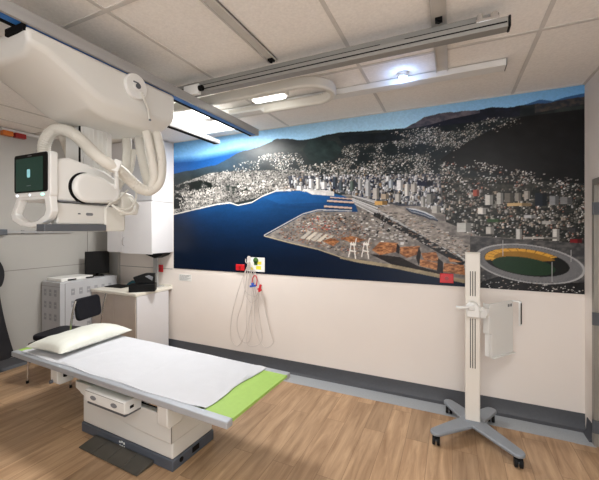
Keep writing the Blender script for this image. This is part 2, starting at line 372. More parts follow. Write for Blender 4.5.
    # harbour water
    water = [(170, 216), (200, 209), (217, 205), (230, 203.5), (238, 206), (252, 203), (262, 197), (276, 191.5), (300, 190.5), (330, 192.5), (344, 196), (352, 200), (356, 206), (358, 212), (318, 211), (303, 215), (264, 236.5), (290, 243.5), (318, 250), (340, 257.5), (360, 263), (395, 268.5), (430, 276), (468, 284), (468, 302), (170, 302)]
    m = inp(water); g = np.clip(np.interp(vv, [190, 205, 232, 262, 295], [.05, .28, .68, 1, 1])+(np.interp(uu, [174, 200, 290, 345], [.45, .12, 0, -.05])), 0, 1)
    wcol = C(30, 88, 142)*(1-g[..., None])+C(9, 27, 50)*g[..., None]; wcol = wcol*(.93+.14*fbm(16, 3, 88)[..., None])
    I[m] = wcol[m]
    m = inp([(262, 197), (300, 190.5), (345, 196), (340, 202), (280, 204)]); I[m] *= 1.12
    # shoreline light edge
    for a, c in (([(200, 209), (217, 205), (230, 203.5), (238, 206), (252, 203), (262, 197), (276, 191.5), (300, 190.5), (330, 193)], C(214, 210, 204)), ([(170, 216), (200, 209)], C(190, 186, 180)),
                 ([(264, 236.5), (290, 243.5), (318, 250), (340, 257.5), (360, 263), (395, 268.5), (430, 276), (468, 284)], C(178, 166, 142)), ([(264, 236), (303, 214.5), (318, 210.5), (352, 211.5)], C(188, 186, 184))):
        xs, ys = zip(*a); L = np.interp(uu, xs, ys); m = (np.abs(vv-L+.7) < .55) & (uu > xs[0]) & (uu < xs[-1]); I[m] = c
    # finger wharves and moored boats
    for u0, u1, v0, w in ((327, 354, 201, 1.2), (324, 352, 206.5, 1.2), (330, 352, 197.5, .8)):
        L = np.interp(uu, [u0, u1], [v0, v0+1.8]); m = (np.abs(vv-L) < w) & (uu > u0) & (uu < u1); I[m] = C(198, 176, 162); m = (np.abs(vv-L-w) < .5) & (uu > u0) & (uu < u1); I[m] = C(20, 40, 70)
    scatter([(276, 188), (345, 189), (345, 193), (276, 191)], 120, (1, 3), (.8, 2), wh)
    m = inp([(300, 188.5), (334, 190), (334, 196), (312, 194.5)]); fill(m, C(206, 204, 202), .2)
    # central high rises
    m = inp([(288, 176), (440, 174), (450, 206), (400, 206), (330, 190), (290, 188)]); fill(m, C(70, 74, 84), .5)
    cbd = [(292, 178), (330, 176), (380, 176), (432, 178), (470, 184), (478, 214), (450, 216), (420, 206), (388, 203), (350, 195), (328, 191), (292, 189)]
    scatter(cbd, 1300, (.7, 2.8), (.7, 3.4), wh+[(236, 238, 242)]*7+dk[:2]+[(40, 60, 96), (176, 150, 120)], .68)
    for u, v, w, h, c in ((311, 188, 5, 9, wh[3]), (318, 189, 4, 10, wh[0]), (324, 189, 5, 7, wh[3]), (335, 187, 4, 10, (70, 80, 92)), (341, 191, 4, 9, (90, 100, 108)), (352, 191, 4, 10, (104, 118, 112)), (360, 190, 4, 11, (200, 200, 200)), (368, 196, 5, 14, (204, 206, 208)), (376, 199, 6, 11, wh[1]), (385, 199, 8, 5, (186, 170, 150)), (381, 205, 13, 4, (214, 172, 108)), (391, 188, 5, 8, (196, 206, 214)), (400, 190, 7, 10, wh[3]), (407, 196, 5, 12, wh[0]), (414, 192, 7, 8, wh[1]), (425, 186, 15, 6, (16, 26, 58)), (398, 202, 6, 8, wh[1]), (430, 203, 7, 9, (150, 150, 146)), (446, 200, 9, 11, (96, 92, 88)), (456, 204, 8, 12, (196, 194, 188)), (468, 196, 5, 8, (190, 96, 80)), (423, 206, 5, 9, (190, 188, 184)), (436, 213, 8, 7, wh[1]), (388, 181, 4, 5, wh[3]), (300, 190, 7, 4, wh[3])):
        rect(u, v, w, h, C(*c), .62)
    # town on the right among dark trees
    m = inp([(440, 176), (520, 178), (592, 186), (592, 244), (480, 236), (446, 222)]); fill(m, C(36, 40, 38), 0, np.clip(f2*2-.7, 0, 1), C(84, 82, 76))
    scatter([(440, 186), (470, 188), (520, 196), (560, 204), (585, 214), (585, 226), (520, 232), (470, 228), (446, 214)], 260, (1.4, 4.), (1., 3.4), [(214, 210, 204), (170, 166, 158), (130, 128, 122), (190, 176, 160)], .6)
    rt = [(440, 160), (470, 166), (520, 177), (592, 186), (592, 243), (470, 236), (445, 220)]
    scatter(rt, 1500, (.5, 2.4), (.4, 1.5), wh+[(176, 120, 104)]+dk[:2], .72, dens=np.clip(dn+.35, 0, 1))
    scatter([(300, 168), (340, 158), (430, 160), (470, 182), (440, 184), (380, 178), (300, 178)], 420, (.6, 1.8), (.5, 1.4), wh, dens=np.clip(dn+.2, 0, 1))
    scatter([(440, 150), (470, 160), (530, 172), (592, 182), (592, 187), (440, 178)], 260, (.6, 1.8), (.4, 1.), wh, dens=dn)
    for u, v, w, h, c in ((500, 204, 7, 11, (190, 188, 182)), (509, 202, 9, 9, (120, 116, 108)), (518, 201, 7, 8, (150, 146, 138)), (527, 199, 6, 8, (176, 170, 162)), (541, 206, 12, 13, (38, 46, 56)), (554, 205, 9, 9, (146, 148, 150)), (566, 204, 12, 7, (136, 136, 136)), (519, 206, 24, 3, (204, 176, 132)), (489, 205, 8, 10, (214, 212, 206)), (464, 232, 14, 9, (198, 198, 194)), (519, 239, 6, 10, (206, 204, 200)), (556, 241, 7, 12, (214, 212, 206)), (476, 196, 6, 6, (180, 94, 78)), (482, 214, 8, 6, wh[0]), (490, 234, 8, 7, wh[1]), (540, 239, 34, 2, (176, 172, 166)), (576, 243, 12, 4, (132, 34, 40)), (574, 232, 12, 4, (70, 70, 72)), (496, 222, 18, 3, (60, 90, 56)), (530, 218, 12, 3, (196, 196, 196)), (549, 224, 14, 3, (178, 176, 172))):
        rect(u, v, w, h, C(*c), .66)
    # long arched station roof
    for off, c in ((0, C(206, 210, 214)), (1.4, C(58, 74, 100)), (2.8, C(150, 156, 164)), (4.0, C(52, 60, 76))):
        L = np.interp(uu, [406, 415, 425, 433, 438], [208.5, 209.5, 212.5, 216.5, 221])+off*np.interp(uu, [406, 412, 430, 438], [.0, 1, 1, 0]); m = (np.abs(vv-L) < .8) & (uu > 406) & (uu < 438); I[m] = c
    m = inp([(470, 236), (592, 244), (592, 292), (470, 282)]); fill(m, C(66, 66, 68), 0, np.clip(f2*2-.6, 0, 1), C(104, 102, 100))
    # containers on the wharf
    wf = [(276, 233), (303, 217), (318, 213), (345, 215), (362, 226), (372, 244), (366, 256), (340, 252), (318, 246), (285, 239)]
    scatter(wf, 1000, (.6, 2.2), (.35, .9), [(180, 110, 84), (176, 150, 126), (200, 192, 184), (80, 80, 86), (140, 116, 100), (120, 88, 70), (60, 66, 84), (150, 146, 140), (164, 130, 104), (60, 56, 54)])
    scatter([(296, 224), (318, 216), (338, 222), (330, 230), (300, 232)], 110, (.8, 2.4), (.5, 1.1), [(186, 70, 62), (220, 214, 206), (180, 170, 160), (200, 136, 84), (210, 204, 196)])
    for k in range(5):
        a = [(300+k*5.5, 238+k*1.), (309+k*5.5, 231+k*1.), (312+k*5.5, 231.5+k), (304+k*5.5, 239+k)]; m = inp(a); fill(m, C(204, 196, 182) if k % 2 else C(184, 178, 168))
    # timber stacks
    for p in ([(322, 241), (331, 238), (340, 241), (333, 246)], [(340, 238), (352, 236), (366, 240), (352, 243)], [(372, 250), (380, 242), (398, 243), (396, 252), (380, 255)], [(400, 247), (420, 246), (419, 254), (407, 258), (400, 254)], [(421, 253), (436, 252), (440, 262), (424, 260)], [(419, 259), (438, 263), (437, 270), (420, 266)], [(444, 263), (464, 265), (465, 275), (443, 272)], [(448, 257), (462, 262), (450, 262)]):
        m = inp(p); fill(m, C(196, 142, 98), 0, np.clip(fbm(3, 1.0, 66, 3)*3-1., 0, 1), C(118, 78, 54))
    for p in ([(397, 243), (400, 247), (399, 254), (396, 252)], [(419, 246), (421, 253), (419, 266), (416, 258)], [(438, 258), (443, 262), (443, 274), (437, 271)], [(370, 254), (400, 257), (418, 266), (440, 272), (440, 275), (395, 266)]):
        m = inp(p); fill(m, C(42, 36, 36), .4)
    m = inp([(340, 257), (395, 265), (430, 272), (466, 280), (468, 284), (430, 276), (395, 268.5), (360, 263), (340, 258.5)]); fill(m, C(160, 148, 124), .2)
    # white ship-to-shore cranes
    for u in (348, 361):
        for a in ([(u, 257), (u+1.2, 257), (u+4, 242), (u+3, 242)], [(u+7, 259), (u+8.2, 259), (u+6, 242), (u+5, 242)], [(u+1.5, 250), (u+8, 251), (u+8, 252.2), (u+1.5, 251.2)], [(u+2, 243), (u+8, 243.5), (u+8, 245.5), (u+2, 245)], [(u+8, 238), (u+9, 238), (u+7, 246), (u+6, 246)]):
            fill(inp(a), C(226, 222, 216))
    # stadium
    def ell(cx, cy, a, b_, th=.14):
        c, s = math.cos(th), math.sin(th); x = (uu-cx)*c+(vv-cy)*s; y = -(uu-cx)*s+(vv-cy)*c
        return (x/a)**2+(y/b_)**2, np.arctan2(y/b_, x/a)
    e, an = ell(530, 264, 56, 19); m = e < 1; fill(m, C(118, 118, 120)); m = (e < 1) & (e > .9); fill(m, C(172, 172, 172)); m = (e < .86) & (e > .74); fill(m, C(122, 122, 124), 0, np.clip(np.sin(an*90), 0, 1), C(98, 98, 100))
    e2, an2 = ell(527, 262.5, 43, 13.2); fill(e2 < 1, C(18, 20, 20))
    m = (e2 < .98) & (((an2 < -.8) & (an2 > -PI)) | (an2 > 2.9)); fill(m, C(210, 160, 66)); m &= (np.sin(an2*26) > .95); I[m] *= .6; m = (e2 < .62) & (an2 < -.6); fill(m, C(150, 112, 44))
    e3, an3 = ell(524, 266, 32, 8.6); fill(e3 < 1, C(28, 58, 34))
    m = inp([(470, 285), (500, 276), (540, 284), (592, 282), (592, 300), (470, 300)]); fill(m & (e > 1), C(34, 34, 36), .5)
    scatter([(478, 274), (500, 280), (560, 286), (585, 288), (585, 294), (480, 288)], 130, (.6, 2.), (.4, 1.), wh+dk)
    for u, v0, v1 in ((552, 262, 282), (503, 240, 256), (571, 250, 262)):
        fill((np.abs(uu-u) < .35) & (vv > v0) & (vv < v1), C(170, 170, 170))
    # pixels are finely mottled like a print
    I *= (1+.10*(fbm(1.4, 1.1, 99, 2)-.5))[..., None]
    I = np.clip((I-.035)*1.06, 0, 1)**1.06
    return I, U0, V0, S
IMG, U0, V0, S_ = paint()
NX, NZ = 900, 330; MX0, MX1, MZ0, MZ1 = at(174, 143).x, XR-.004, 1.172, CE-.006
MX0 = -3.672
ym = YB-.006
gx, gz = np.meshgrid(np.linspace(MX0, MX1, NX), np.linspace(MZ0, MZ1, NZ))
dep = gx*FW[0]+ym*FW[1]; pu = CX+F*(gx*RT[0]+ym*RT[1])/dep; pv = HY-F*(gz-CH)/dep
fx = np.clip((pu-U0)*S_-.5, 0, IMG.shape[1]-1.01); fy = np.clip((pv-V0)*S_-.5, 0, IMG.shape[0]-1.01)
ix, iy = fx.astype(int), fy.astype(int); fx = (fx-ix)[..., None]; fy = (fy-iy)[..., None]
smp = (IMG[iy, ix]*(1-fx)+IMG[iy, ix+1]*fx)*(1-fy)+(IMG[iy+1, ix]*(1-fx)+IMG[iy+1, ix+1]*fx)*fy
linc = np.where(smp <= .04045, smp/12.92, ((smp+.055)/1.055)**2.4)
co = np.stack([gx, np.full_like(gx, ym), gz], -1).reshape(-1, 3)
nv = NX*NZ; i0 = (np.arange(NZ-1)[:, None]*NX+np.arange(NX-1)[None, :]).reshape(-1)
quads = np.stack([i0, i0+1, i0+1+NX, i0+NX], -1).astype(np.int32)
# the board's edge and back, so that the print has a real thickness
back = np.array([[MX0, YB-.001, MZ0], [MX1, YB-.001, MZ0], [MX1, YB-.001, MZ1], [MX0, YB-.001, MZ1]])
co = np.vstack([co, back]); c0, c1, c2, c3 = 0, NX-1, nv-1, nv-NX
extra = [[nv, nv+3, nv+2, nv+1], [c0, nv, nv+1, c1], [c1, nv+1, nv+2, c2], [c2, nv+2, nv+3, c3], [c3, nv+3, nv, c0]]
faces = np.vstack([quads, np.array(extra, np.int32)])
me = bpy.data.meshes.new('wall_mural'); me.vertices.add(len(co)); me.vertices.foreach_set('co', co.astype(np.float32).ravel())
me.loops.add(faces.size); me.loops.foreach_set('vertex_index', faces.ravel()); me.polygons.add(len(faces))
me.polygons.foreach_set('loop_start', np.arange(0, faces.size, 4, dtype=np.int32)); me.polygons.foreach_set('loop_total', np.full(len(faces), 4, np.int32))
me.update(calc_edges=True)
at_ = me.color_attributes.new('print', 'FLOAT_COLOR', 'POINT')
cc = np.ones((len(co), 4), np.float32); cc[:nv, :3] = linc.reshape(-1, 3); cc[nv:, :3] = .3; at_.data.foreach_set('color', cc.ravel())
mm = bpy.data.materials.new('printed_mural'); mm.use_nodes = True; N = mm.node_tree.nodes; L = mm.node_tree.links
a = N.new('ShaderNodeVertexColor'); a.layer_name = 'print'; pb = N['Principled BSDF']; L.new(a.outputs['Color'], pb.inputs['Base Color'])
pb.inputs['Roughness'].default_value = .35; pb.inputs['Specular IOR Level'].default_value = .22
me.materials.append(mm); mo = bpy.data.objects.new('wall_mural', me); COL.objects.link(mo)
tag(mo, 'wide photo mural of a harbour city with wharves and a stadium on the back wall', 'mural')
# ================================================================= CEILING EQUIPMENT
# fixed rail along x
t = thing('ceiling_rail', 'long grey aluminium ceiling rail running across the room with end stop on its right end', 'rail', (-1.8, 2.18, 2.83))
b = B(); prism(b, [(2.165, 2.885), (2.165, 2.955), (2.21, 2.955), (2.21, 2.885)], 'x', -2.95, .24); finish('upper_channel', b, M['alux'], t, bevel=.004)
b = B(); prism(b, [(2.10, 2.828), (2.10, 2.884), (2.125, 2.884), (2.125, 2.878), (2.145, 2.878), (2.145, 2.884), (2.165, 2.884), (2.165, 2.828)], 'x', -2.95, .275); finish('lower_channel', b, M['alux'], t, bevel=.003)
b = B(); box(b, -2.95, .24, 2.162, 2.165, 2.915, 2.921); finish('groove', b, M['void'], t)
b = B(); box(b, -2.95, .27, 2.097, 2.10, 2.850, 2.856); finish('groove', b, M['void'], t)
b = B(); box(b, .275, .288, 2.098, 2.168, 2.826, 2.888); finish('end_cap', b, M['black'], t, bevel=.004)
b = B(); box(b, .12, .235, 2.105, 2.145, 2.884, 2.905); cyl(b, (.14, 2.125, 2.885), (.14, 2.125, 2.935), .016, 12); cyl(b, (.21, 2.125, 2.885), (.21, 2.125, 2.93), .02, 12); finish('end_stop', b, M['steel'], t, bevel=.003)
b = B(); box(b, -.42, -.27, 2.158, 2.164, 2.905, 2.935); cyl(b, (-.34, 2.154, 2.92), (-.34, 2.160, 2.92), .008, 12); finish('joint_plate', b, M['alux'], t)
# struts on the ceiling (run towards the viewer)
for i, (x0, x1, y1, lb) in enumerate(((-1.24, -1.168, 2.164, 'slotted strut channel on the ceiling meeting the long rail, left one, ending at the rail'), (-.115, -.03, 2.84, 'wider slotted strut channel on the ceiling, right one, passing above the long rail'))):
    b = B(); box(b, x0, x0+.008, YF, y1, CE-.022, CE-.004); box(b, x1-.008, x1, YF, y1, CE-.022, CE-.004); box(b, x0, x1, YF, y1, CE-.012, CE-.004)
    o = finish('strut_channel', b, M['strut'], offset=((x0+x1)/2, .5, CE-.01)); tag(o, lb, 'channel')
    for q in (2.03,):
        b = B(); box(b, (x0+x1)/2-.02, (x0+x1)/2+.02, 2.115, 2.155, 2.962, 2.978); cyl(b, ((x0+x1)/2, 2.135, 2.952), ((x0+x1)/2, 2.135, 2.963), .01, 8); finish('clamp_bolt', b, M['black'], o)
# thin fascia rail
t = thing('fascia_rail', 'slim white ceiling rail running parallel to the mural', 'rail', (-1.1, 2.85, 2.93))
b = B(); prism(b, [(2.84, 2.935), (2.84, 2.984), (2.90, 2.984), (2.95, 2.975), (2.95, 2.935)], 'x', -2.30, .36); finish('rail_body', b, M['white'], t, bevel=.004)
b = B(); box(b, .36, .364, 2.84, 2.95, 2.934, 2.984); finish('end_cap', b, M['dgrey'], t)
# cable loop under ceiling
t = thing('cable_tray', 'cream flattened cable loop lying along the ceiling behind the long rail', 'cable loop', (-1.6, 2.6, 2.86))
pts = []
zc = 2.89
for k in range(12): pts.append(Vector((-2.75+1.65*k/11., 2.40, zc)))
for k in range(1, 16): a_ = -PI/2+PI*k/16; pts.append(Vector((-1.1+.2*math.cos(a_), 2.59+.19*math.sin(a_), zc)))
for k in range(12): pts.append(Vector((-1.1-.95*k/11., 2.78, zc)))
pp = resample(smooth_path(pts, 4), .012); b = B(); rings = []
for i, p in enumerate(pp):
    d = (pp[min(i+1, len(pp)-1)]-pp[max(i-1, 0)]).normalized(); s = Vector((d.y, -d.x, 0)); w = .026+(.003 if i % 2 else 0); h = .04+(.003 if i % 2 else 0)
    rings.append([b.verts.new(p+s*a1*w+Vector((0, 0, a2*h))) for a1, a2 in ((-1, -.7), (-.6, -1), (.6, -1), (1, -.7), (1, .7), (.6, 1), (-.6, 1), (-1, .7))])
for a1, a2 in zip(rings, rings[1:]):
    for k in range(8): b.faces.new((a1[k], a1[(k+1) % 8], a2[(k+1) % 8], a2[k]))
b.faces.new(rings[0]); b.faces.new(rings[-1]); finish('corrugated_band', b, M['cream'], t)
b = B(); prism(b, [(2.66, 2.842), (2.74, 2.842), (2.74, 2.89), (2.736, 2.89), (2.736, 2.846), (2.66, 2.846)], 'x', -2.3, -1.62); finish('support_shelf', b, M['white'], t)
# small bright lamps in the ceiling
t = thing('ceiling_spotlight', 'small bluish-white spotlight glowing on the ceiling beside the slim white rail', 'light', (-.36, 2.77, 2.93))
b = B(); cyl(b, (-.36, 2.785, 2.985), (-.36, 2.785, 2.955), .045, 20, .038); finish('housing', b, M['white'], t)
b = B(); cyl(b, (-.36, 2.785, 2.955), (-.36, 2.785, 2.945), .034, 20); finish('lens', b, M['spot'], t)
t = thing('batten_light', 'short white lit batten lamp inside the cream cable loop', 'light', (-1.42, 2.58, 2.95))
b = B(); box(b, -1.66, -1.30, 2.545, 2.625, 2.90, 2.986); finish('housing', b, M['white'], t, bevel=.004)
b = B(); box(b, -1.63, -1.33, 2.55, 2.62, 2.885, 2.90); finish('diffuser', b, M['spot2'], t, bevel=.004)
# panel lights
def panel(x0, x1, y0, y1, lb, e, grp=None, dy=0, ly=.9):
    t = thing('panel_light', lb, 'light', ((x0+x1)/2, (y0+y1)/2, CE-.02), group=grp)
    b = B(); ring_prism(b, [(x0, y0), (x1, y0), (x1, y1), (x0, y1)], [(x0+.02, y0+.02), (x1-.02, y0+.02), (x1-.02, y1-.02), (x0+.02, y1-.02)], 'z', CE-.016, CE-.005); finish('frame', b, M['white'], t)
    b = B(); box(b, x0+.02, x1-.02, y0+.02, y1-.02, CE-.010, CE-.005); finish('diffuser', b, M['panel'], t)
    l = bpy.data.lights.new('panel_lamp', 'AREA'); l.shape = 'RECTANGLE'; l.size = (x1-x0)*.9; l.size_y = (y1-y0)*ly; l.energy = e; l.color = (1, .985, .96)
    o = bpy.data.objects.new('panel_lamp', l); COL.objects.link(o); o.parent = t; o.location = (0, dy, -.006)
panel(-2.93, -2.33, 2.56, 3.46, 'lit rectangular ceiling panel above the mural end, seen between the two carriage beams', 60, dy=-.18, ly=.5)
panel(-1.20+.03, -.08-.08, -.9, -.3, 'lit ceiling panel behind the viewpoint, left of the pair', 14, 'ceiling panels behind the viewpoint')
panel(.0, .6, .1, .75, 'lit ceiling panel overhead at the right, ahead of the others', 22, 'ceiling panels behind the viewpoint')
l = bpy.data.lights.new('spot_lamp', 'POINT'); l.energy = 1.3; l.color = (.35, .55, 1); l.shadow_soft_size = .03
o = bpy.data.objects.new('spot_lamp', l); COL.objects.link(o); o.location = (-.36, 2.765, 2.92)
# bridge beams
def beam(x0, x1, y1, z0, z1, lb, stripe_side):
    t = thing('bridge_beam', lb, 'beam', ((x0+x1)/2, 1.0, z0), group='beams carrying the x-ray carriage')
    b = B(); prism(b, [(x0, z0+.008), (x0, z1), (x1, z1), (x1, z0), (x1-.02, z0), (x1-.02, z0+.008)], 'y', -1.6, y1-.012); finish('profile', b, M['alu'], t, bevel=.002)
    b = B(); box(b, x1-.075, x1-.03, -1.6, y1-.014, z0+.002, z0+.0075); finish('stripe', b, M['blue'] if stripe_side else M['void'], t)
    b = B(); box(b, x0+.008, x0+.03, -1.6, y1-.014, z0+.001, z0+.0075); finish('slot', b, M['void'], t)
    b = B(); box(b, x0-.002, x1+.002, y1-.012, y1, z0-.002, z1+.002); finish('end_cap', b, M['alu'], t, bevel=.004)
    b = B(); cyl(b, ((x0+x1)/2, y1, (z0+z1)/2), ((x0+x1)/2, y1+.006, (z0+z1)/2), .012, 12); finish('screw', b, M['steel'], t)
    return t
beam(-2.00, -1.885, 3.07, 2.74, 2.805, 'right grey aluminium overhead beam with a blue stripe, nearest the mural centre', 1)
beam(-2.56, -2.475, 3.17, 2.735, 2.78, 'left overhead beam behind the white carriage, with black slot underneath', 0)
b = B(); box(b, -1.97, -1.82, 2.06, 2.095, 2.806, 2.885); o = finish('bridge_bracket', b, M['white'], bevel=.004, offset=(-1.9, 2.03, 2.815)); tag(o, 'small white bracket joining the right beam to the long rail', 'bracket')
b = B(); cyl(b, (-1.82, 2.075, 2.85), (-1.79, 2.075, 2.85), .022, 16); finish('roller', b, M['black'], o)
# carriage, column and x-ray head
X = thing('xray_tube_unit', 'large white ceiling-hung x-ray tube with carriage, column, screen and handle at upper left', 'x-ray machine', (-2.24, 1.4, 1.72))
xc0, xc1 = -2.465, -1.895
profA = [(.935, 2.66), (.925, 2.737), (1.895, 2.737), (1.895, 2.57), (1.87, 2.525), (1.78, 2.515), (1.34, 2.505), (1.27, 2.53), (1.02, 2.652)]
profB = [(.955, 2.62), (.925, 2.737), (1.895, 2.737), (1.89, 2.54), (1.84, 2.45), (1.76, 2.43), (1.40, 2.425), (1.30, 2.455), (1.05, 2.60)]
b = B(); st = []
for x, pr in ((xc0, profA), (xc0+.08, profB), (xc1-.08, profB), (xc1, profA)): st.append([b.verts.new((x, p[0], p[1])) for p in pr])
b.faces.new(st[0]); b.faces.new(st[-1][::-1])
for a1, a2 in zip(st, st[1:]):
    for k in range(len(a1)):
        kk = (k+1) % len(a1); b.faces.new((a1[k], a2[k], a2[kk], a1[kk]))
car = finish('carriage', b, M['shell'], X, bevel=.024, seg=4)
b = B(); box(b, -2.06, -1.905, .918, .935, 2.71, 2.745); finish('slot', b, M['void'], car)
dc = atx(135, 87, xc1)
b = B(); cyl(b, (xc1-.001, dc.y, dc.z), (xc1+.02, dc.y, dc.z), .084, 40, .08); cyl(b, (xc1+.02, dc.y, dc.z), (xc1+.028, dc.y, dc.z), .03, 32, .028); ds = finish('cable_reel', b, M['white'], X, bevel=.004)
b = B(); cyl(b, (xc1+.028, dc.y, dc.z), (xc1+.036, dc.y, dc.z), .017, 16); box(b, xc1+.028, xc1+.034, dc.y-.035, dc.y+.005, dc.z+.016, dc.z+.022); finish('reel_hub', b, M['dgrey'], ds)
pth = smooth_path([atx(142, 93, xc1+.02), atx(145, 100, xc1+.024), atx(148, 108, xc1+.02), atx(150, 120, xc1+.01)], 10)
b = B()
for ph in (0, PI):
    tube(b, [p+Vector((0, .008*math.cos(i*.9+ph), .008*math.sin(i*.9+ph))) for i, p in enumerate(pth)], .005, 6)
finish('coiled_cord', b, M['cream'], X)
b = B(); cyl(b, atx(150, 120, xc1+.0), atx(150, 120, xc1+.03), .008, 12); finish('cord_clip', b, M['dgrey'], X)
b = B()
box(b, -2.45, -2.25, 1.44, 1.64, 2.05, 2.44)
for k in range(5): box(b, -2.2505, -2.246, 1.47+k*.032, 1.486+k*.032, 2.07, 2.43)
box(b, -2.36, -2.262, 1.425, 1.44, 2.10, 2.43)
finish('telescopic_column', b, M['white'], X, bevel=.004)
b = B(); box(b, -2.275, -2.262, 1.419, 1.425, 2.14, 2.43); finish('column_slot', b, M['black'], X)
# tube housing
hx0, hx1 = -2.50, -2.12
b = B(); prism(b, [(1.195, 1.905), (1.185, 2.12), (1.20, 2.15), (1.27, 2.172), (1.50, 2.125), (1.60, 2.07), (1.62, 1.98), (1.60, 1.905)], 'x', hx0, hx1); hs = finish('tube_housing', b, M['white'], X, bevel=.018, seg=3)
cy, cz = 1.365, 1.995
b = B(); cyl(b, (hx1-.01, cy-.006, cz), (hx1+.006, cy-.006, cz), .098, 48); finish('ring_gap', b, M['black'], hs)
ov = [(cy+.093*math.cos(PI/2+PI*k/20), cz+.093*math.sin(PI/2+PI*k/20)) for k in range(21)]+[(1.46, cz-.088)]+[(1.515+.062*math.cos(-PI/2+PI*k/14), cz-.016+.062*math.sin(-PI/2+PI*k/14)) for k in range(15)]+[(1.46, cz+.075)]
b = B(); prism(b, ov, 'x', hx1, hx1+.05); finish('round_cover', b, M['white'], hs, bevel=.02, seg=4)
# collimator
b = B(); prism(b, [(hx1-.01, 1.205), (-2.19, 1.205), (-2.44, 1.37), (-2.44, 1.52), (hx1-.01, 1.52)], 'z', 1.765, 1.895); cl = finish('collimator', b, M['shell'], X, bevel=.008)
b = B(); prism(b, [(1.205, 1.900), (1.205, 1.907), (1.40, 1.903), (1.58, 1.889), (1.58, 1.882), (1.40, 1.897)], 'x', hx1-.05, hx1+.002); finish('seam', b, M['ink'], cl)
b = B(); prism(b, rrect(1.375, 1.42, 1.822, 1.84, .008), 'x', hx1-.012, hx1-.007); finish('oval_badge', b, M['ink'], cl)
b = B(); box(b, hx1-.012, hx1-.008, 1.325, 1.340, 1.828, 1.836); finish('tiny_mark', b, M['dgrey'], cl)
b = B(); box(b, -2.19, hx1+.01, 1.125, 1.50, 1.722, 1.765); finish('accessory_rail', b, M['dgrey'], X, bevel=.004)
b = B(); prism(b, [(1.50, 1.72), (1.50, 1.90), (1.63, 1.90), (1.65, 1.85), (1.65, 1.72)], 'x', hx0+.05, hx1+.0); finish('rear_cover', b, M['cream'], X, bevel=.01)
b = B(); prism(b, [(1.60, 1.83), (1.60, 2.0), (1.69, 1.98), (1.75, 1.91), (1.73, 1.84)], 'x', hx1-.12, hx1+.03); finish('cable_box', b, M['cream'], X, bevel=.012)
# screen and handle
sy0, sy1 = 1.15, 1.185
b = B(); prism(b, rrect(-2.475, -2.105, 1.925, 2.19, .02), 'y', sy0+.004, sy1+.01); sb = finish('control_head', b, M['white'], X, bevel=.005)
b = B(); prism(b, rrect(-2.472, -2.128, 1.955, 2.187, .018), 'y', sy0, sy0+.006); s_ = finish('screen_bezel', b, M['black'], sb, bevel=.002)
b = B(); box(b, -2.452, -2.17, sy0-.0012, sy0, 1.963, 2.163); finish('screen', b, M['screen'], sb)
b = B(); prism(b, rrect(-2.33, -2.298, 2.045, 2.095, .008), 'y', sy0-.0025, sy0-.0012); finish('screen_icon', b, M['icon'], sb)
b = B(); box(b, -2.335, -2.293, sy0-.002, sy0-.0012, 1.994, 1.997); finish('screen_text_line', b, M['ink'], sb)
b = B(); box(b, -2.325, -2.285, sy0-.0012, sy0, 2.172, 2.176); finish('maker_mark', b, M['ink'], sb)
for x, m_, w in ((-2.445, M['ledw'], .010), (-2.31, M['ledw'], .005), (-2.18, M['led'], .014)):
    b = B(); prism(b, disc_pts(x, 1.94, w, 16, .006), 'y', sy0+.001, sy0+.005); finish('status_light', b, m_, sb)
outer = [(-2.46, 1.93), (-2.525, 1.825), (-2.51, 1.79), (-2.42, 1.756), (-2.30, 1.744), (-2.22, 1.754), (-2.125, 1.80), (-2.10, 1.84), (-2.115, 1.93)]
inner = [(-2.42, 1.912), (-2.475, 1.83), (-2.46, 1.812), (-2.40, 1.787), (-2.30, 1.776), (-2.24, 1.784), (-2.17, 1.82), (-2.155, 1.85), (-2.17, 1.912)]
b = B(); ring_prism(b, outer, inner, 'y', sy0+.006, sy1+.012); finish('handle', b, M['white'], X, bevel=.006, seg=3)
# corrugated hoses
def hose(pts, r, nm='hose', m_=None):
    p = resample(smooth_path(pts, 14), .0095); b = B(); tube(b, p, r, 18, .045); return finish(nm, b, m_ or M['hose'], X)
hose([at(55, 176, 1.36), at(47, 163, 1.34), at(44, 148, 1.33), at(48, 136, 1.33), at(57, 129.5, 1.34), at(70, 132, 1.36), at(82, 141, 1.38), at(95, 154, 1.38), at(108, 163.5, 1.42), at(119, 170, 1.50), at(130, 180, 1.60), at(141, 189, 1.68), at(151, 190, 1.74), at(159, 181, 1.78), at(161, 163, 1.80), at(158, 142, 1.80), at(152, 125, 1.79), at(147, 112, 1.74)], .037)
hose([at(60, 129, 1.62), at(65, 140, 1.60), at(70, 152, 1.52), at(76, 168, 1.46)], .036)
hose([at(143, 120, 1.72), at(147, 135, 1.72), at(151, 155, 1.73), at(154, 175, 1.74), at(151, 188, 1.74)], .03)
hose([at(139, 138, 1.80), at(141, 152, 1.80), at(145, 170, 1.80), at(150, 188, 1.78)], .034)
hose([at(127, 138, 1.80), at(127, 155, 1.80), at(125, 172, 1.76), at(117, 186, 1.68), at(110, 196, 1.60)], .033)
hose([at(134, 150, 1.84), at(130, 172, 1.80), at(120, 180, 1.72), at(113, 190, 1.62)], .02)
b = B(); box(b, -.022, .022, -.02, .045, -.04, .04); bmesh.ops.transform(b, matrix=Matrix.Translation(at(116.5, 166, 1.46)) @ Matrix.Rotation(.9, 4, 'Z') @ Matrix.Rotation(.3, 4, 'Y'), verts=b.verts[:]); finish('hose_clamp', b, M['white'], X, bevel=.006)
p0 = at(116.5, 170, 1.46); b = B(); box(b, p0.x-.008, p0.x+.008, p0.y-.01, p0.y+.01, p0.z-.12, p0.z); finish('hose_bracket', b, M['white'], X, bevel=.003)
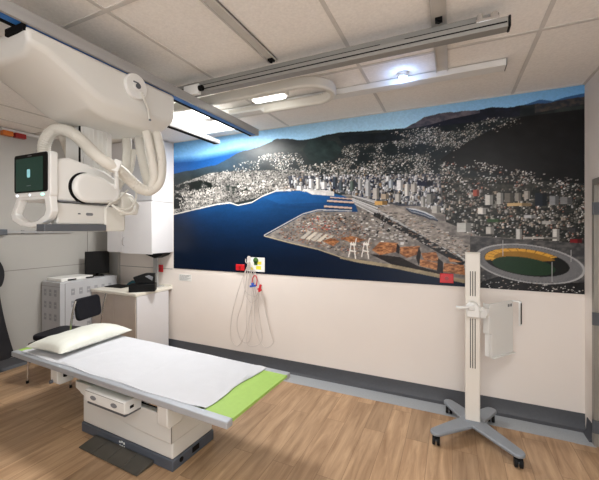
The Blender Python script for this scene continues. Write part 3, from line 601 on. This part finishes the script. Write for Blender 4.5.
for pts, r in (([at(112, 205, 1.5), at(122, 212, 1.55), at(132, 213, 1.62), at(135, 206, 1.66), at(130, 198, 1.66), at(118, 196, 1.6)], .009), ([at(108, 202, 1.5), at(118, 208, 1.55), at(130, 208, 1.62), at(136, 198, 1.68), at(136, 188, 1.7)], .007), ([at(106, 208, 1.45), at(111, 203, 1.5), at(118, 199, 1.56), at(128, 190, 1.66)], .006)):
    b = B(); tube(b, smooth_path(pts, 10), r, 8); finish('cable', b, M['cream'], X)
# ================================================================= LEFT WALL FITTINGS
t = thing('warning_light', 'wall-mounted sign light with an orange and a red lens, high on the left wall', 'sign', (XL+.04, 2.4, 2.885))
b = B(); box(b, XL+.001, XL+.05, 2.19, 2.60, 2.945, 2.975); finish('housing', b, M['white'], t, bevel=.004)
for u0, u1, m_ in ((3, 13.5, 'orange'), (15.5, 26.5, 'redglow')):
    b = B(); box(b, XL+.002, XL+.075, atx(u0, 130, XL+.07).y, atx(u1, 130, XL+.07).y, 2.885, 2.944); finish('lens', b, M[m_], t, bevel=.006)
t = thing('medical_rail', 'silver medical rail fixed along the left wall', 'rail', (XL+.03, 2.2, 1.70))
b = B(); box(b, XL+.025, XL+.035, 1.6, 2.62, 1.685, 1.715); box(b, XL+.025, XL+.035, 2.62, 3.02, 1.687, 1.700); finish('rail_bar', b, M['alu'], t)
for y in (2.42, 2.58, 1.8):
    b = B(); box(b, XL+.001, XL+.025, y-.015, y+.015, 1.68, 1.72); finish('bracket', b, M['dgrey'], t)
b = B(); box(b, XL+.02, XL+.06, 2.12, 2.24, 1.665, 1.735); finish('clamp', b, M['dgrey'], t, bevel=.004)
# lead apron hanging at the very left
t = thing('lead_apron', 'dark draped apron hanging by the left wall at the frame edge', 'apron', (XL+.2, 1.95, .2))
def drape(z0, z1, f, name):
    b = B(); nz_, ny_ = 26, 20; fr, bk = [], []
    for i in range(nz_):
        s = i/(nz_-1); z = z0+(z1-z0)*s; w0, w1 = f(s); a1, a2 = [], []
        for j in range(ny_):
            q = j/(ny_-1); y = w0+(w1-w0)*q; th = .035*math.sin(PI*q)**.5*math.sin(PI*(s*.92+.04))**.3+.004; wv = .014*math.sin(q*17+s*3)
            a1.append(b.verts.new((XL+.20+th+wv, y, z))); a2.append(b.verts.new((XL+.20-th+wv, y, z)))
        fr.append(a1); bk.append(a2)
    for i in range(nz_-1):
        for j in range(ny_-1):
            b.faces.new((fr[i][j], fr[i][j+1], fr[i+1][j+1], fr[i+1][j])); b.faces.new((bk[i][j], bk[i+1][j], bk[i+1][j+1], bk[i][j+1]))
        b.faces.new((fr[i][0], fr[i+1][0], bk[i+1][0], bk[i][0])); b.faces.new((fr[i][-1], bk[i][-1], bk[i+1][-1], fr[i+1][-1]))
    for i in (0, -1):
        for j in range(ny_-1): b.faces.new((fr[i][j], bk[i][j], bk[i][j+1], fr[i][j+1]) if i else (fr[i][j], fr[i][j+1], bk[i][j+1], bk[i][j]))
    finish(name, b, M['cloth'], t)
drape(.20, 1.07, lambda s: (1.55, 2.085+.17*(1-s)**1.3), 'apron_skirt')
drape(1.06, 1.40, lambda s: (1.60, 2.08+.09*math.sin(PI*min(1, s*.85+.08))**.6-.05*s), 'apron_top')
b = B(); tube(b, smooth_path([(XL+.2, 1.7, 1.40), (XL+.2, 1.82, 1.46), (XL+.2, 1.95, 1.40)], 8), .01, 8); cyl(b, (XL+.001, 1.82, 1.46), (XL+.21, 1.82, 1.46), .012, 10); finish('hanger', b, M['steel'], t)
# ================================================================= EQUIPMENT CABINET, MONITOR
kx0, kx1, ky0, ky1, kz = -5.005, -4.60, 2.635, 3.44, 1.045
t = thing('equipment_cabinet', 'grey-white metal cabinet with columns of vent slots in the left corner', 'cabinet', ((kx0+kx1)/2, (ky0+ky1)/2, 0))
b = B(); box(b, kx0, kx1, ky0, ky1, .05, kz); bd = finish('body', b, M['gcab'], t, bevel=.008)
b = B(); box(b, kx0+.03, kx1-.03, ky0+.03, ky1-.03, 0, .05); finish('plinth', b, M['dgrey'], t)
for r_ in range(3):
    for c_ in range(3):
        x = kx0+.06+c_*.11; z = .86-r_*.16; b = B(); ring_prism(b, [(x, z), (x+.05, z), (x+.05, z+.085), (x, z+.085)], [(x+.006, z+.035), (x+.044, z+.035), (x+.044, z+.05), (x+.006, z+.05)], 'y', ky0-.002, ky0+.001); finish('vent', b, M['vent'], bd)
for r_ in range(4):
    for c_ in range(6):
        y = ky0+.14+c_*.105; z = .86-r_*.16
        if c_ == 1 and r_ > 0: continue
        b = B(); ring_prism(b, [(y, z), (y+.045, z), (y+.045, z+.085), (y, z+.085)], [(y+.006, z+.035), (y+.039, z+.035), (y+.039, z+.05), (y+.006, z+.05)], 'x', kx1-.001, kx1+.002); finish('vent', b, M['vent'], bd)
b = B(); box(b, kx1-.001, kx1+.003, ky0+.06, ky0+.064, .1, kz-.02); box(b, kx0, kx1+.002, ky0-.003, ky0, .985, .989); finish('door_gap', b, M['seam'], bd)
t = thing('flat_equipment_lid', 'flat pale grey lid unit with two dark grips lying on the vented cabinet', 'lid', ((kx0+kx1)/2, 2.95, kz))
b = B(); prism(b, rrect(kx0+.05, kx1-.02, ky0+.03, 3.09, .02), 'z', kz+.001, kz+.045); finish('lid', b, M['white'], t, bevel=.008)
for y in (2.74, 2.98):
    b = B(); box(b, kx1-.022, kx1-.012, y, y+.11, kz+.012, kz+.030); finish('grip', b, M['black'], t, bevel=.003)
t = thing('black_monitor', 'black flat monitor seen edge to the wall at the back of the vented cabinet', 'monitor', (-4.80, 3.26, kz))
def rotbox(b, cx, cy_, cz_, w, d, h, a): box(b, -w/2, w/2, -d/2, d/2, -h/2, h/2, Matrix.Translation((cx, cy_, cz_)) @ Matrix.Rotation(a, 4, 'Z'))
b = B(); rotbox(b, -4.79, 3.26, kz+.20, .31, .05, .33, math.radians(66)); finish('display', b, M['black'], t, bevel=.006)
b = B(); rotbox(b, -4.80, 3.265, kz+.008, .16, .13, .014, math.radians(66)); cyl(b, (-4.81, 3.27, kz+.01), (-4.81, 3.27, kz+.12), .02, 12); finish('stand', b, M['black'], t)
# ================================================================= COUNTER, CABINETS
t = thing('base_cabinet', 'low beige and white base cabinet under the worktop in the corner', 'cabinet', (-4.15, 3.34, 0))
cx0, cx1, cyf, cz1 = -4.59, -3.70, 3.03, .905
b = B(); box(b, cx0+.005, cx1-.022, cyf+.03, YB-.07, .08, cz1-.042); finish('body', b, M['cabside'], t, bevel=.002)
b = B(); box(b, cx1-.021, cx1-.004, cyf+.022, YB-.07, .0, cz1-.042); finish('end_panel', b, M['cab'], t, bevel=.002)
b = B(); box(b, cx0+.03, cx1-.03, cyf+.09, YB-.1, 0, .08); finish('kickboard', b, M['dgrey'], t)
xm = (cx0+cx1)/2
b = B(); box(b, cx0+.008, xm-.003, cyf+.012, cyf+.029, .1, cz1-.045); finish('door', b, M['cabside'], t, bevel=.002)
b = B(); box(b, xm+.003, cx1-.024, cyf+.012, cyf+.029, .1, cz1-.045); finish('door', b, M['cabside'], t, bevel=.002)
b = B(); prism(b, [(cx0, cyf), (cx1, cyf), (cx1, YB-.001), (cx0, YB-.001)], 'z', cz1-.04, cz1); wt = finish('worktop', b, M['top'], bevel=.006, offset=(xm, 3.34, cz1-.04))
tag(wt, 'pale worktop with cream edge on the corner base cabinet', 'worktop')
b = B(); box(b, cx1-.26, cx1-.004, YB-.016, YB-.002, cz1+.001, cz1+.03); finish('upstand', b, M['top'], wt)
ux0, ux1, uy, uz0, uz1 = -4.58, -3.685, 3.285, 1.405, 2.115
t = thing('wall_cabinet', 'white wall cabinet hung above the corner worktop', 'cabinet', (-4.13, 3.46, uz0))
b = B(); box(b, ux0, ux1, uy, YB-.001, uz0, uz1); finish('body', b, M['cab'], t, bevel=.002)
b = B(); box(b, -4.262, ux1+.001, uy-.018, uy, uz0-.01, uz1); d1 = finish('door', b, M['cab'], t, bevel=.003)
b = B(); tube(b, smooth_path([(-4.22, uy-.018, 1.50), (-4.22, uy-.042, 1.52), (-4.22, uy-.042, 1.60), (-4.22, uy-.018, 1.62)], 6), .005, 8); finish('handle', b, M['steel'], d1)
b = B(); box(b, ux0+.002, -4.268, uy-.018, uy, uz0+.01, uz1); finish('door', b, M['cab'], t, bevel=.003)
t = thing('bulkhead_cabinet', 'tall white boxed cabinet above the wall cabinet, reaching the ceiling', 'cabinet', (-4.13, 3.46, uz1))
b = B(); box(b, ux0, ux1, uy, YB-.001, uz1+.004, CE-.012); finish('body', b, M['cab'], t, bevel=.002)
b = B(); box(b, -4.262, ux1-.002, uy-.016, uy, uz1+.015, CE-.03); finish('panel', b, M['gcab'], t, bevel=.003)
# things on the worktop
zt = cz1+.001
q = pz(143, 291, zt)
t = thing('black_box', 'open black box with a folded-back lid on the worktop', 'box', (q.x, q.y, zt))
rz = Matrix.Translation(q) @ Matrix.Rotation(math.radians(40), 4, 'Z')
b = B(); box(b, -.16, .16, -.085, .085, 0, .10, rz); finish('tray', b, M['black'], t, bevel=.006)
b = B(); prism(b, [(-.08, .101), (.15, .101), (.15, .235), (.04, .24), (-.12, .19)], 'y', -.03, .05)
bmesh.ops.transform(b, matrix=rz, verts=b.verts[:]); finish('lid', b, M['black'], t, bevel=.008)
b = B(); prism(b, [(.03, .20), (.12, .14), (.13, .19), (.08, .215)], 'y', -.036, -.031); bmesh.ops.transform(b, matrix=rz, verts=b.verts[:]); finish('white_paper', b, M['ink'], t)
q = pz(112, 286, zt)
b = B(); rotbox(b, q.x+.13, q.y+.02, zt+.006, .32, .22, .011, math.radians(4)); o = finish('black_mat', b, M['black'], bevel=.003, offset=(q.x, q.y, zt)); tag(o, 'thin black mat lying on the left of the worktop', 'mat')
b = B(); q = Vector((-4.37, 3.53, zt))
rr = []
for i in range(9):
    s = i/8; rad = .075*(1-.5*s*s)*(1+.1*math.sin(i*2)); rr.append([b.verts.new((q.x+rad*1.2*math.cos(k*PI/8+.1*i), q.y+rad*math.sin(k*PI/8), zt+.001+.055*s**.8)) for k in range(16)])
for p_, q_ in zip(rr, rr[1:]):
    for k in range(16): b.faces.new((p_[k], p_[(k+1) % 16], q_[(k+1) % 16], q_[k]))
b.faces.new(rr[0][::-1]); b.faces.new(rr[-1]); o = finish('folded_cloth', b, M['teal'], offset=q); tag(o, 'crumpled teal cloth on the worktop near the wall', 'cloth')
q = Vector((-3.90, 3.535, zt))
t = thing('desk_stand', 'grey upright stand with dark angled head, behind the black box under the wall cabinet', 'stand', q)
b = B(); box(b, q.x-.09, q.x+.08, q.y-.03, q.y+.08, zt, zt+.012); finish('foot', b, M['alu'], t, bevel=.003)
b = B(); box(b, q.x-.05, q.x+.03, q.y-.01, q.y+.02, zt+.012, 1.34); finish('post', b, M['alu'], t, bevel=.004)
b = B(); prism(b, [(q.x-.20, 1.38), (q.x-.20, 1.396), (q.x+.19, 1.396), (q.x+.15, 1.365), (q.x+.02, 1.32)], 'y', q.y-.05, q.y+.10); finish('angled_head', b, M['black'], t, bevel=.005)
p1, p2 = at(159, 264.5), at(163.3, 272)
b = B(); box(b, p1.x, p2.x, YB-.02, YB-.001, p2.z, p1.z); o = finish('red_switch', b, M['red'], bevel=.003, offset=(p1.x, YB-.01, p2.z)); tag(o, 'small red wall switch under the wall cabinet', 'switch')
b = B(); box(b, p1.x+.025, p1.x+.05, YB-.026, YB-.02, p2.z+.03, p2.z+.06); finish('rocker', b, M['redglow'], o)
p1, p2 = at(179, 274), at(191.5, 281.5)
b = B(); box(b, p1.x, p2.x, YB-.0025, YB-.0005, p2.z, p1.z); nt_ = finish('wall_notice', b, M['paper'], offset=(p1.x, YB-.002, p2.z)); tag(nt_, 'small white paper notice with faint text below the left end of the mural', 'notice')
b = B()
for k in range(6): box(b, p1.x+.015, p2.x-.015-.03*(k % 3), YB-.0032, YB-.0025, p1.z-.014-k*.013, p1.z-.010-k*.013)
finish('text_lines', b, M['ink'], nt_)
# red boxes on the mural
for (u0, v0, u1, v1, lb) in ((237, 264, 245.5, 270.5, 'small red square plate low on the mural beside the yellow card'), (440, 273, 453.5, 283, 'red wall box low on the mural near the ivory stand')):
    p1, p2 = at(u0, v0), at(u1, v1)
    b = B(); box(b, p1.x, p2.x, YB-.03, YB-.0065, p2.z, p1.z); o = finish('red_wall_box', b, M['red'], bevel=.004, offset=(p1.x, YB-.02, p2.z)); tag(o, lb, 'wall box')
    b = B(); xm, zm = (p1.x+p2.x)/2, (p1.z+p2.z)/2; cyl(b, (xm, YB-.03, zm), (xm, YB-.036, zm), .018, 16); finish('button', b, M['redglow'], o)
# card and hanging leads
p1, p2 = at(247.5, 257), at(265, 272)
b = B(); box(b, p1.x, p2.x, YB-.0085, YB-.0065, p2.z, p1.z); cd = finish('wall_card', b, M['paper'], offset=(p1.x, YB-.008, p2.z)); tag(cd, 'white card with yellow and green print on the mural edge', 'card')
w, h = p2.x-p1.x, p1.z-p2.z
for a_, b_, c_, d_ in ((.58, .82, .5, .72), (.52, .80, .15, .4), (.1, .36, .12, .3)):
    b = B(); box(b, p1.x+w*a_, p1.x+w*b_, YB-.0095, YB-.0085, p2.z+h*c_, p2.z+h*d_); finish('yellow_print', b, M['yellow'], cd)
b = B(); prism(b, disc_pts(p1.x+w*.5, p2.z+h*.78, w*.15, 14), 'y', YB-.0105, YB-.0096); box(b, p1.x+w*.40, p1.x+w*.60, YB-.0105, YB-.0096, p2.z+h*.45, p2.z+h*.72); finish('green_print', b, M['greenp'], cd)
t = thing('hanging_leads', 'bundle of clear tubes and thin leads hanging from a wall hook below the mural edge', 'tubing', (at(252, 262).x, YB-.05, at(250, 345).z))
b = B(); hk = at(249.5, 256); box(b, hk.x-.02, hk.x+.02, YB-.016, YB-.0086, hk.z-.17, hk.z); tube(b, smooth_path([(hk.x, YB-.012, hk.z-.08), (hk.x, YB-.05, hk.z-.09), (hk.x, YB-.085, hk.z-.07), (hk.x, YB-.085, hk.z-.03)], 6), .008, 8); finish('hook', b, M['clear'], t, bevel=.003)
yy = YB-.045
for pts in ([(249, 262), (240, 285), (232, 315), (231, 338), (238, 346), (246, 330), (247, 300), (250, 268)],
            [(250, 262), (247, 275), (243, 300), (237, 322), (241, 340), (250, 340), (252, 312), (251, 285), (251, 266)],
            [(251, 264), (258, 280), (264, 305), (270, 330), (273, 343), (264, 347), (256, 330), (254, 300), (251, 270)],
            [(250, 266), (255, 290), (260, 320), (262, 340), (255, 346), (247, 343), (249, 320), (253, 296), (251, 272)],
            [(249, 264), (244, 278), (246, 292), (256, 296), (259, 284), (252, 270)],
            [(249, 266), (245, 290), (250, 302), (256, 300), (259, 294)]):
    b = B(); tube(b, smooth_path([at(u, v, yy-.012*math.sin(i*1.3)) for i, (u, v) in enumerate(pts)], 8), .0042, 6); finish('clear_tube', b, M['clear'], t)
b = B(); tube(b, smooth_path([at(u, v, yy-.02) for u, v in ((252, 286), (252.5, 279), (255, 275.5), (257, 279), (256.5, 286))], 8), .006, 8); finish('red_lead', b, M['red'], t)
q = at(253, 286, yy-.02); b = B(); rotb = Matrix.Translation(q) @ Matrix.Rotation(-.2, 4, 'Y'); box(b, -.045, .045, -.012, .012, -.012, .012, rotb); box(b, -.015, .015, -.012, .012, .0, .04, rotb); finish('blue_clip', b, M['bluep'], t, bevel=.004)
q = at(260, 288, yy-.02); b = B(); rotb = Matrix.Translation(q) @ Matrix.Rotation(.25, 4, 'Y'); box(b, -.013, .013, -.012, .012, -.05, .045, rotb); box(b, -.03, .03, -.01, .01, -.03, -.01, rotb); finish('red_clip', b, M['red'], t, bevel=.004)
# ================================================================= CHAIR
t = thing('visitor_chair', 'black padded chair with chrome tube frame beside the vented cabinet', 'chair', (-3.9, 2.5, 0))
def pad(x0, x1, y0, y1, z0, z1, rd, name, m_, mtx=None):
    b = B(); prism(b, rrect(x0, x1, y0, y1, rd, 6), 'z', z0, z1)
    if mtx: bmesh.ops.transform(b, matrix=mtx, verts=b.verts[:])
    return finish(name, b, m_, t, bevel=min(.02, (z1-z0)*.42), seg=4)
pad(-4.42, -3.93, 2.28, 2.72, .475, .535, .09, 'seat', M['vinyl'])
pad(-.125, .125, -.175, .175, -.022, .022, .05, 'backrest', M['vinyl'], Matrix.Translation((-3.85, 2.5, .83)) @ Matrix.Rotation(math.radians(82), 4, 'Y'))
for y in (2.275, 2.725):
    b = B(); tube(b, smooth_path([(-3.80, y, .95), (-3.84, y, .80), (-3.87, y, .60), (-3.90, y, .46), (-3.86, y, .02)], 8), .011, 10); finish('rear_leg', b, M['steel'], t)
    b = B(); tube(b, smooth_path([(-3.91, y, .462), (-4.30, y, .462), (-4.385, y, .45), (-4.41, y, .40), (-4.43, y, .02)], 8), .011, 10); finish('front_leg', b, M['steel'], t)
for x, y in ((-3.86, 2.275), (-3.86, 2.725), (-4.43, 2.275), (-4.43, 2.725)):
    if 1:
        b = B(); cyl(b, (x, y, 0), (x, y, .03), .014, 12); finish('foot_cap', b, M['rubber'], t)
b = B(); cyl(b, (-3.90, 2.275, .462), (-3.90, 2.725, .462), .010, 10); finish('cross_bar', b, M['steel'], t)
b = B(); cyl(b, (-4.35, 2.275, .462), (-4.35, 2.725, .462), .010, 10); finish('cross_bar', b, M['steel'], t)
t.rotation_euler = (0, 0, math.radians(14))
# ================================================================= X-RAY TABLE
RB = math.radians(-2.4)
T = thing('xray_table', 'wide x-ray table with lime green top edge on a white pedestal with grey plinth', 'table', (-2.46, 2.055, 0), RB)
HL, HW, ZT = 1.27, .39, .595
def L_(name, b, m_, parent=T, **k):
    return finish(name, b, m_, parent, world=False, **k)
b = B(); box(b, -HL+.01, HL-.01, -HW+.05, HW-.05, ZT-.022, ZT-.004); L_('tabletop', b, M['green'], bevel=.003)
for s in (-1, 1):
    b = B(); y0, y1 = sorted((s*HW, s*(HW-.055))); box(b, -HL, HL, y0, y1, ZT-.044, ZT); L_('side_rail', b, M['bedrail'], bevel=.006)
b = B(); box(b, HL-.012, HL+.002, -HW+.055, HW-.055, ZT-.020, ZT-.001); L_('end_strip', b, M['green'])
b = B(); box(b, -HL-.002, -HL+.012, -HW+.055, HW-.055, ZT-.045, ZT-.001); L_('end_strip', b, M['green'])
# pedestal
b = B(); box(b, -.43, .66, -.24, .19, 0, .082); pl = L_('plinth', b, M['plinth'], bevel=.008)
b = B(); box(b, -.42, .65, -.232, .185, .082, .34); L_('pedestal', b, M['shell'], bevel=.012, seg=3)
arc = [(.655-1.075*k/20., .205+.125*(k/20.)**2.2) for k in range(21)]
up = [(.66, .40), ]+arc+[(-.44, .345), (-.50, .365), (-.50, .425), (.20, .425), (.22, .40)]
b = B(); prism(b, up, 'y', -.25, .20); sh = L_('upper_shell', b, M['shell'], bevel=.006)
b = B(); box(b, .656, .662, -.2515, -.248, .21, .395); L_('corner_seam', b, M['seam'], sh)
b = B(); box(b, .10, .16, -.2515, -.25, .340, .349); L_('maker_mark', b, M['ink'], sh)
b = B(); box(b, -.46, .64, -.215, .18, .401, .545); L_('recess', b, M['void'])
b = B(); box(b, .2, .62, -.235, -.225, .43, .445); L_('inner_rail', b, M['steel'])
for x0, x1, z0 in ((-.68, -.575, .405), (.635, .735, .38)):
    b = B(); prism(b, [(-.355, ZT-.044), (-.355, z0+.03), (-.335, z0), (-.23, z0), (-.19, z0+.04), (-.19, ZT-.044)], 'x', x0, x1); L_('bracket', b, M['shell'], bevel=.008)
b = B(); cyl(b, (-.65, -.355, .43), (-.65, -.375, .43), .015, 12); L_('bracket_knob', b, M['dgrey'])
b = B(); cyl(b, (-.585, -.29, .50), (-.46, -.25, .50), .02, 12); cyl(b, (-.56, -.30, .47), (-.56, -.30, .54), .014, 12); L_('locking_lever', b, M['black'])
# controller box
b = B(); prism(b, [(-.395, .41), (-.395, .49), (-.385, .50), (-.251, .50), (-.251, .40), (-.36, .40)], 'x', -.115, .35); cb = L_('control_box', b, M['white'], bevel=.006)
for x in (-.01, .235):
    b = B(); prism(b, disc_pts(x, .450, .034, 20, .016), 'y', -.3985, -.395); L_('oval_button', b, M['ink'], cb)
b = B(); box(b, .349, .353, -.35, -.32, .435, .455); L_('port', b, M['black'], cb)
b = B(); box(b, -.105, .34, -.382, -.251, .385, .399); L_('pull_tray', b, M['dgrey'], cb)
b = B(); box(b, -.11, .345, -.3955, -.3945, .486, .489); L_('seam', b, M['seam'], cb)
# pictograms on the plinth
b = B()
for k, x in enumerate((.075, .10, .125)):
    box(b, x, x+.014, -.2435, -.24, .05+.006*(k % 2), .064+.006*(k % 2)); box(b, x+.003, x+.016, -.2435, -.24, .030, .036)
L_('pictograms', b, M['paper'], pl)
b = B(); box(b, .66, .663, -.05, .02, .03, .07); cyl(b, (.66, -.16, .05), (.664, -.16, .05), .018, 14); L_('socket', b, M['black'], pl)
# foot pedal plates
for k in range(4):
    b = B(); x0 = -.215+k*.172; prism(b, [(-.385, .004), (-.385, .012), (-.245, .034), (-.245, .004)], 'x', x0, x0+.168); L_('foot_pedal', b, M['mat'], bevel=.002)
# sheet
def sheet():
    b = B(); nx, ny = 110, 44; x0, x1, y0, y1 = -1.175, 1.045, -.352, .37; top, bot = [], []
    for i in range(nx):
        a1, a2 = [], []
        for j in range(ny):
            u, v = i/(nx-1), j/(ny-1); x = x0+(x1-x0)*u; y = y0+(y1-y0)*v
            if i == nx-1: x += .012*math.sin(v*9)+.03*(v > .8)*(v-.8)
            if j == 0: y += .006*math.sin(u*23)
            if j == 0 and u > .9: y += .04*((u-.9)/.1)**2
            z = ZT+.012+.004*math.sin(x*7+y*5)*math.sin(y*9)+.003*math.sin(x*2.1*PI+y*3)+random.uniform(-.0004, .0004)
            if abs(x+.0) < 5: z += .004*math.exp(-((x-.30+.1*y)/.012)**2)+.004*math.exp(-((x+.45-.2*y)/.015)**2)
            if u > .9: z += .006*math.sin((u-.9)*60+v*22)*(u-.9)*10*.8
            edge = min(i, nx-1-i, j, ny-1-j)
            if edge == 0: z = ZT+.0045+.004*max(0, math.sin(v*31+u*20))
            a1.append(b.verts.new((x, y, z))); a2.append(b.verts.new((x, y, ZT+.0008)))
        top.append(a1); bot.append(a2)
    for i in range(nx-1):
        for j in range(ny-1):
            b.faces.new((top[i][j], top[i+1][j], top[i+1][j+1], top[i][j+1])); b.faces.new((bot[i][j], bot[i][j+1], bot[i+1][j+1], bot[i+1][j]))
        b.faces.new((top[i][0], bot[i][0], bot[i+1][0], top[i+1][0])); b.faces.new((top[i][-1], top[i+1][-1], bot[i+1][-1], bot[i][-1]))
    for j in range(ny-1):
        b.faces.new((top[0][j], top[0][j+1], bot[0][j+1], bot[0][j])); b.faces.new((top[-1][j], bot[-1][j], bot[-1][j+1], top[-1][j+1]))
    o = finish('bed_sheet', b, M['sheet']); o.location = T.location; o.rotation_euler = T.rotation_euler
    tag(o, 'white sheet spread over the x-ray table', 'sheet')
sheet()
def pillow():
    b = B(); n = 40; LX, LY, TH = .24, .375, .082; top, bot = [], []
    for i in range(n+1):
        a1, a2 = [], []
        for j in range(n+1):
            u, v = i/n*2-1, j/n*2-1
            px = u*(1-.09*(1-abs(u))*0-.10*(1-v*v)*0)-.05*u*(1-abs(v)**2)*(abs(u)**2)*-1*0
            x = LX*u*(1-.10*abs(v)**3*(1-abs(u)**6)*0-.09*(1-v*v)*abs(u)**4); y = LY*v*(1-.07*(1-u*u)*abs(v)**4)
            hgt = TH*((1-u**4)*(1-v**4))**.55*(1+.10*math.sin(3*u+1)+.05*math.sin(5*v)); wr = .004*math.sin(v*16+u*3)*(abs(u)**2)+.003*math.sin(u*19)*(abs(v)**3)
            a1.append(b.verts.new((x, y, hgt+wr*(1-u**8)*(1-v**8)+.004))); a2.append(b.verts.new((x, y, -hgt*.35)) if 0 < i < n and 0 < j < n else a1[-1])
        top.append(a1); bot.append(a2)
    for i in range(n):
        for j in range(n):
            b.faces.new((top[i][j], top[i+1][j], top[i+1][j+1], top[i][j+1]))
            q = [bot[i][j], bot[i][j+1], bot[i+1][j+1], bot[i+1][j]]
            if len(set(q)) == 4: 
                try: b.faces.new(q)
                except ValueError: pass
    bmesh.ops.translate(b, vec=(0, 0, .032), verts=b.verts[:])
    o = finish('pillow', b, M['pillow']); o.location = (-3.335, 2.125, ZT+.027); o.rotation_euler = (0, 0, math.radians(3))
    tag(o, 'pale cream pillow at the head end of the x-ray table', 'pillow')
pillow()
# ================================================================= MOBILE STAND
St = thing('mobile_stand', 'ivory mobile stand with four grey wheeled legs in front of the mural at right', 'stand', (.155, 3.215, 0))
b = B(); box(b, .102, .214, 3.175, 3.255, .10, 1.53); cs = finish('column', b, M['standw'], St, bevel=.008, seg=3)
b = B(); box(b, .100, .216, 3.173, 3.257, 1.53, 1.538); finish('top_cap', b, M['standw'], cs, bevel=.003)
b = B()
for z0, z1 in ((1.17, 1.38), (.56, .98)):
    for x in (.140, .158, .176): box(b, x-.0032, x+.0032, 3.1735, 3.176, z0, z1)
finish('slots', b, M['black'], cs)
tips = [(-.115, 2.915), (.437, 2.885), (.315, 3.455), (-.025, 3.455)]
cen = Vector((.158, 3.215)); out = []; tv = [Vector(p)-cen for p in tips]
for k, d in enumerate(tv):
    n_ = d.normalized(); s = Vector((-n_.y, n_.x)); R_ = .048; e = cen+d
    for a_ in range(9):
        th = -PI/2+PI*a_/8; out.append(tuple(e+n_*R_*math.cos(th)+s*R_*math.sin(th)))
    d2 = tv[(k+1) % 4].normalized(); bis = (n_+d2).normalized(); ang = math.acos(max(-1, min(1, n_.dot(d2)))); ww = .072
    m0 = cen+bis*(ww/math.sin(ang/2)) if ang > .3 else cen+bis*.15
    out.append(tuple(m0))
b = B(); prism(b, out, 'z', .082, .110); finish('leg_frame', b, M['legs'], St, bevel=.008, seg=2)
b = B(); cyl(b, (.158, 3.215, .109), (.158, 3.215, .116), .078, 24, .066); finish('base_collar', b, M['legs'], St)
for (x, y) in tips:
    d = (Vector((x, y))-cen).normalized(); x, y = x+d.x*.004, y+d.y*.004
    b = B(); cyl(b, (x, y, .06), (x, y, .085), .014, 12); box(b, x-.022, x+.022, y-.026, y+.026, .048, .066); c_ = finish('caster', b, M['rubber'], St, bevel=.004)
    for s in (-1, 1):
        b = B(); cyl(b, (x+s*.006, y-.006, .0365), (x+s*.028, y-.006, .0365), .036, 20); finish('wheel', b, M['rubber'], c_, bevel=.004)
    b = B(); cyl(b, (x-.006, y-.006, .0365), (x+.006, y-.006, .0365), .012, 12); finish('hub', b, M['dgrey'], c_)
# holder arm
b = B(); prism(b, [(.108, 1.00), (.108, 1.10), (.13, 1.125), (.185, 1.12), (.208, 1.08), (.208, 1.0)], 'y', 3.12, 3.175); ck = finish('clamp_block', b, M['white'], St, bevel=.008)
b = B(); tube(b, smooth_path([(.16, 3.125, 1.10), (.10, 3.10, 1.085), (.055, 3.09, 1.082), (.03, 3.09, 1.082)], 8), .013, 12); finish('lever', b, M['white'], ck)
b = B(); cyl(b, (.12, 3.11, 1.08), (.27, 3.20, 1.05), .02, 16); cyl(b, (.225, 3.155, 1.04), (.245, 3.185, 1.04), .045, 24); finish('swivel_arm', b, M['white'], ck)
# cassette holder plate, turned about 52 degrees
pA, pB = Vector((.292, 3.25)), Vector((.490, 3.505)); dv_ = (pB-pA).normalized(); wd = (pB-pA).length; an = math.atan2(dv_.y, dv_.x)
mt = Matrix.Translation((pA.x, pA.y, 0)) @ Matrix.Rotation(an, 4, 'Z')
def H(name, f, m_, par=St, bev=.004):
    b = B(); f(b); bmesh.ops.transform(b, matrix=mt, verts=b.verts[:]); return finish(name, b, m_, par, bevel=bev)
hp = H('holder_plate', lambda b: prism(b, [(-.012, .845), (-.012, 1.10), (wd, 1.10), (wd, .645), (.015, .635), (.015, .845)], 'y', -.006, .014), M['white'])
H('side_flange', lambda b: box(b, -.02, -.008, -.006, .05, .845, 1.10), M['white'], hp)
H('lower_flange', lambda b: box(b, .012, .022, .014, .055, .64, .845), M['white'], hp)
H('bottom_lip', lambda b: box(b, .015, wd, -.03, .014, .635, .647), M['white'], hp)
H('top_hook', lambda b: prism(b, [(wd-.01, -.006), (wd+.0, -.055), (wd+.022, -.063), (wd+.03, -.05), (wd+.012, .01)], 'z', 1.088, 1.102), M['white'], hp)
H('hook_face', lambda b: box(b, wd+.0, wd+.028, -.066, -.05, .885, 1.10), M['white'], hp)
H('black_strip', lambda b: box(b, wd+.006, wd+.022, -.0685, -.066, .90, 1.085), M['black'], hp, 0)
H('small_label', lambda b: (box(b, wd-.08, wd-.055, -.0072, -.006, 1.05, 1.075), box(b, wd-.045, wd-.02, -.0072, -.006, 1.05, 1.075)), M['ink'], hp, 0)
# ================================================================= CAMERA, WORLD
cam = bpy.data.cameras.new('camera'); co_ = bpy.data.objects.new('camera', cam); COL.objects.link(co_)
co_.location = (0, 0, CH); co_.rotation_euler = (PI/2, 0, YAW)
cam.sensor_fit = 'HORIZONTAL'; cam.sensor_width = 36; cam.lens = 36*F/599.; cam.clip_start = .02
cam.shift_x = -(CX-299.5)/599.; cam.shift_y = (HY-240)/599.
sc.camera = co_
w = bpy.data.worlds.new('world'); sc.world = w; w.use_nodes = True; w.node_tree.nodes['Background'].inputs[0].default_value = (.95, .97, 1.0, 1); w.node_tree.nodes['Background'].inputs[1].default_value = 2.5
sc.view_settings.view_transform = 'Standard'; sc.view_settings.look = 'None'; sc.view_settings.gamma = 1; sc.view_settings.use_curve_mapping = False; sc.view_settings.exposure = .33
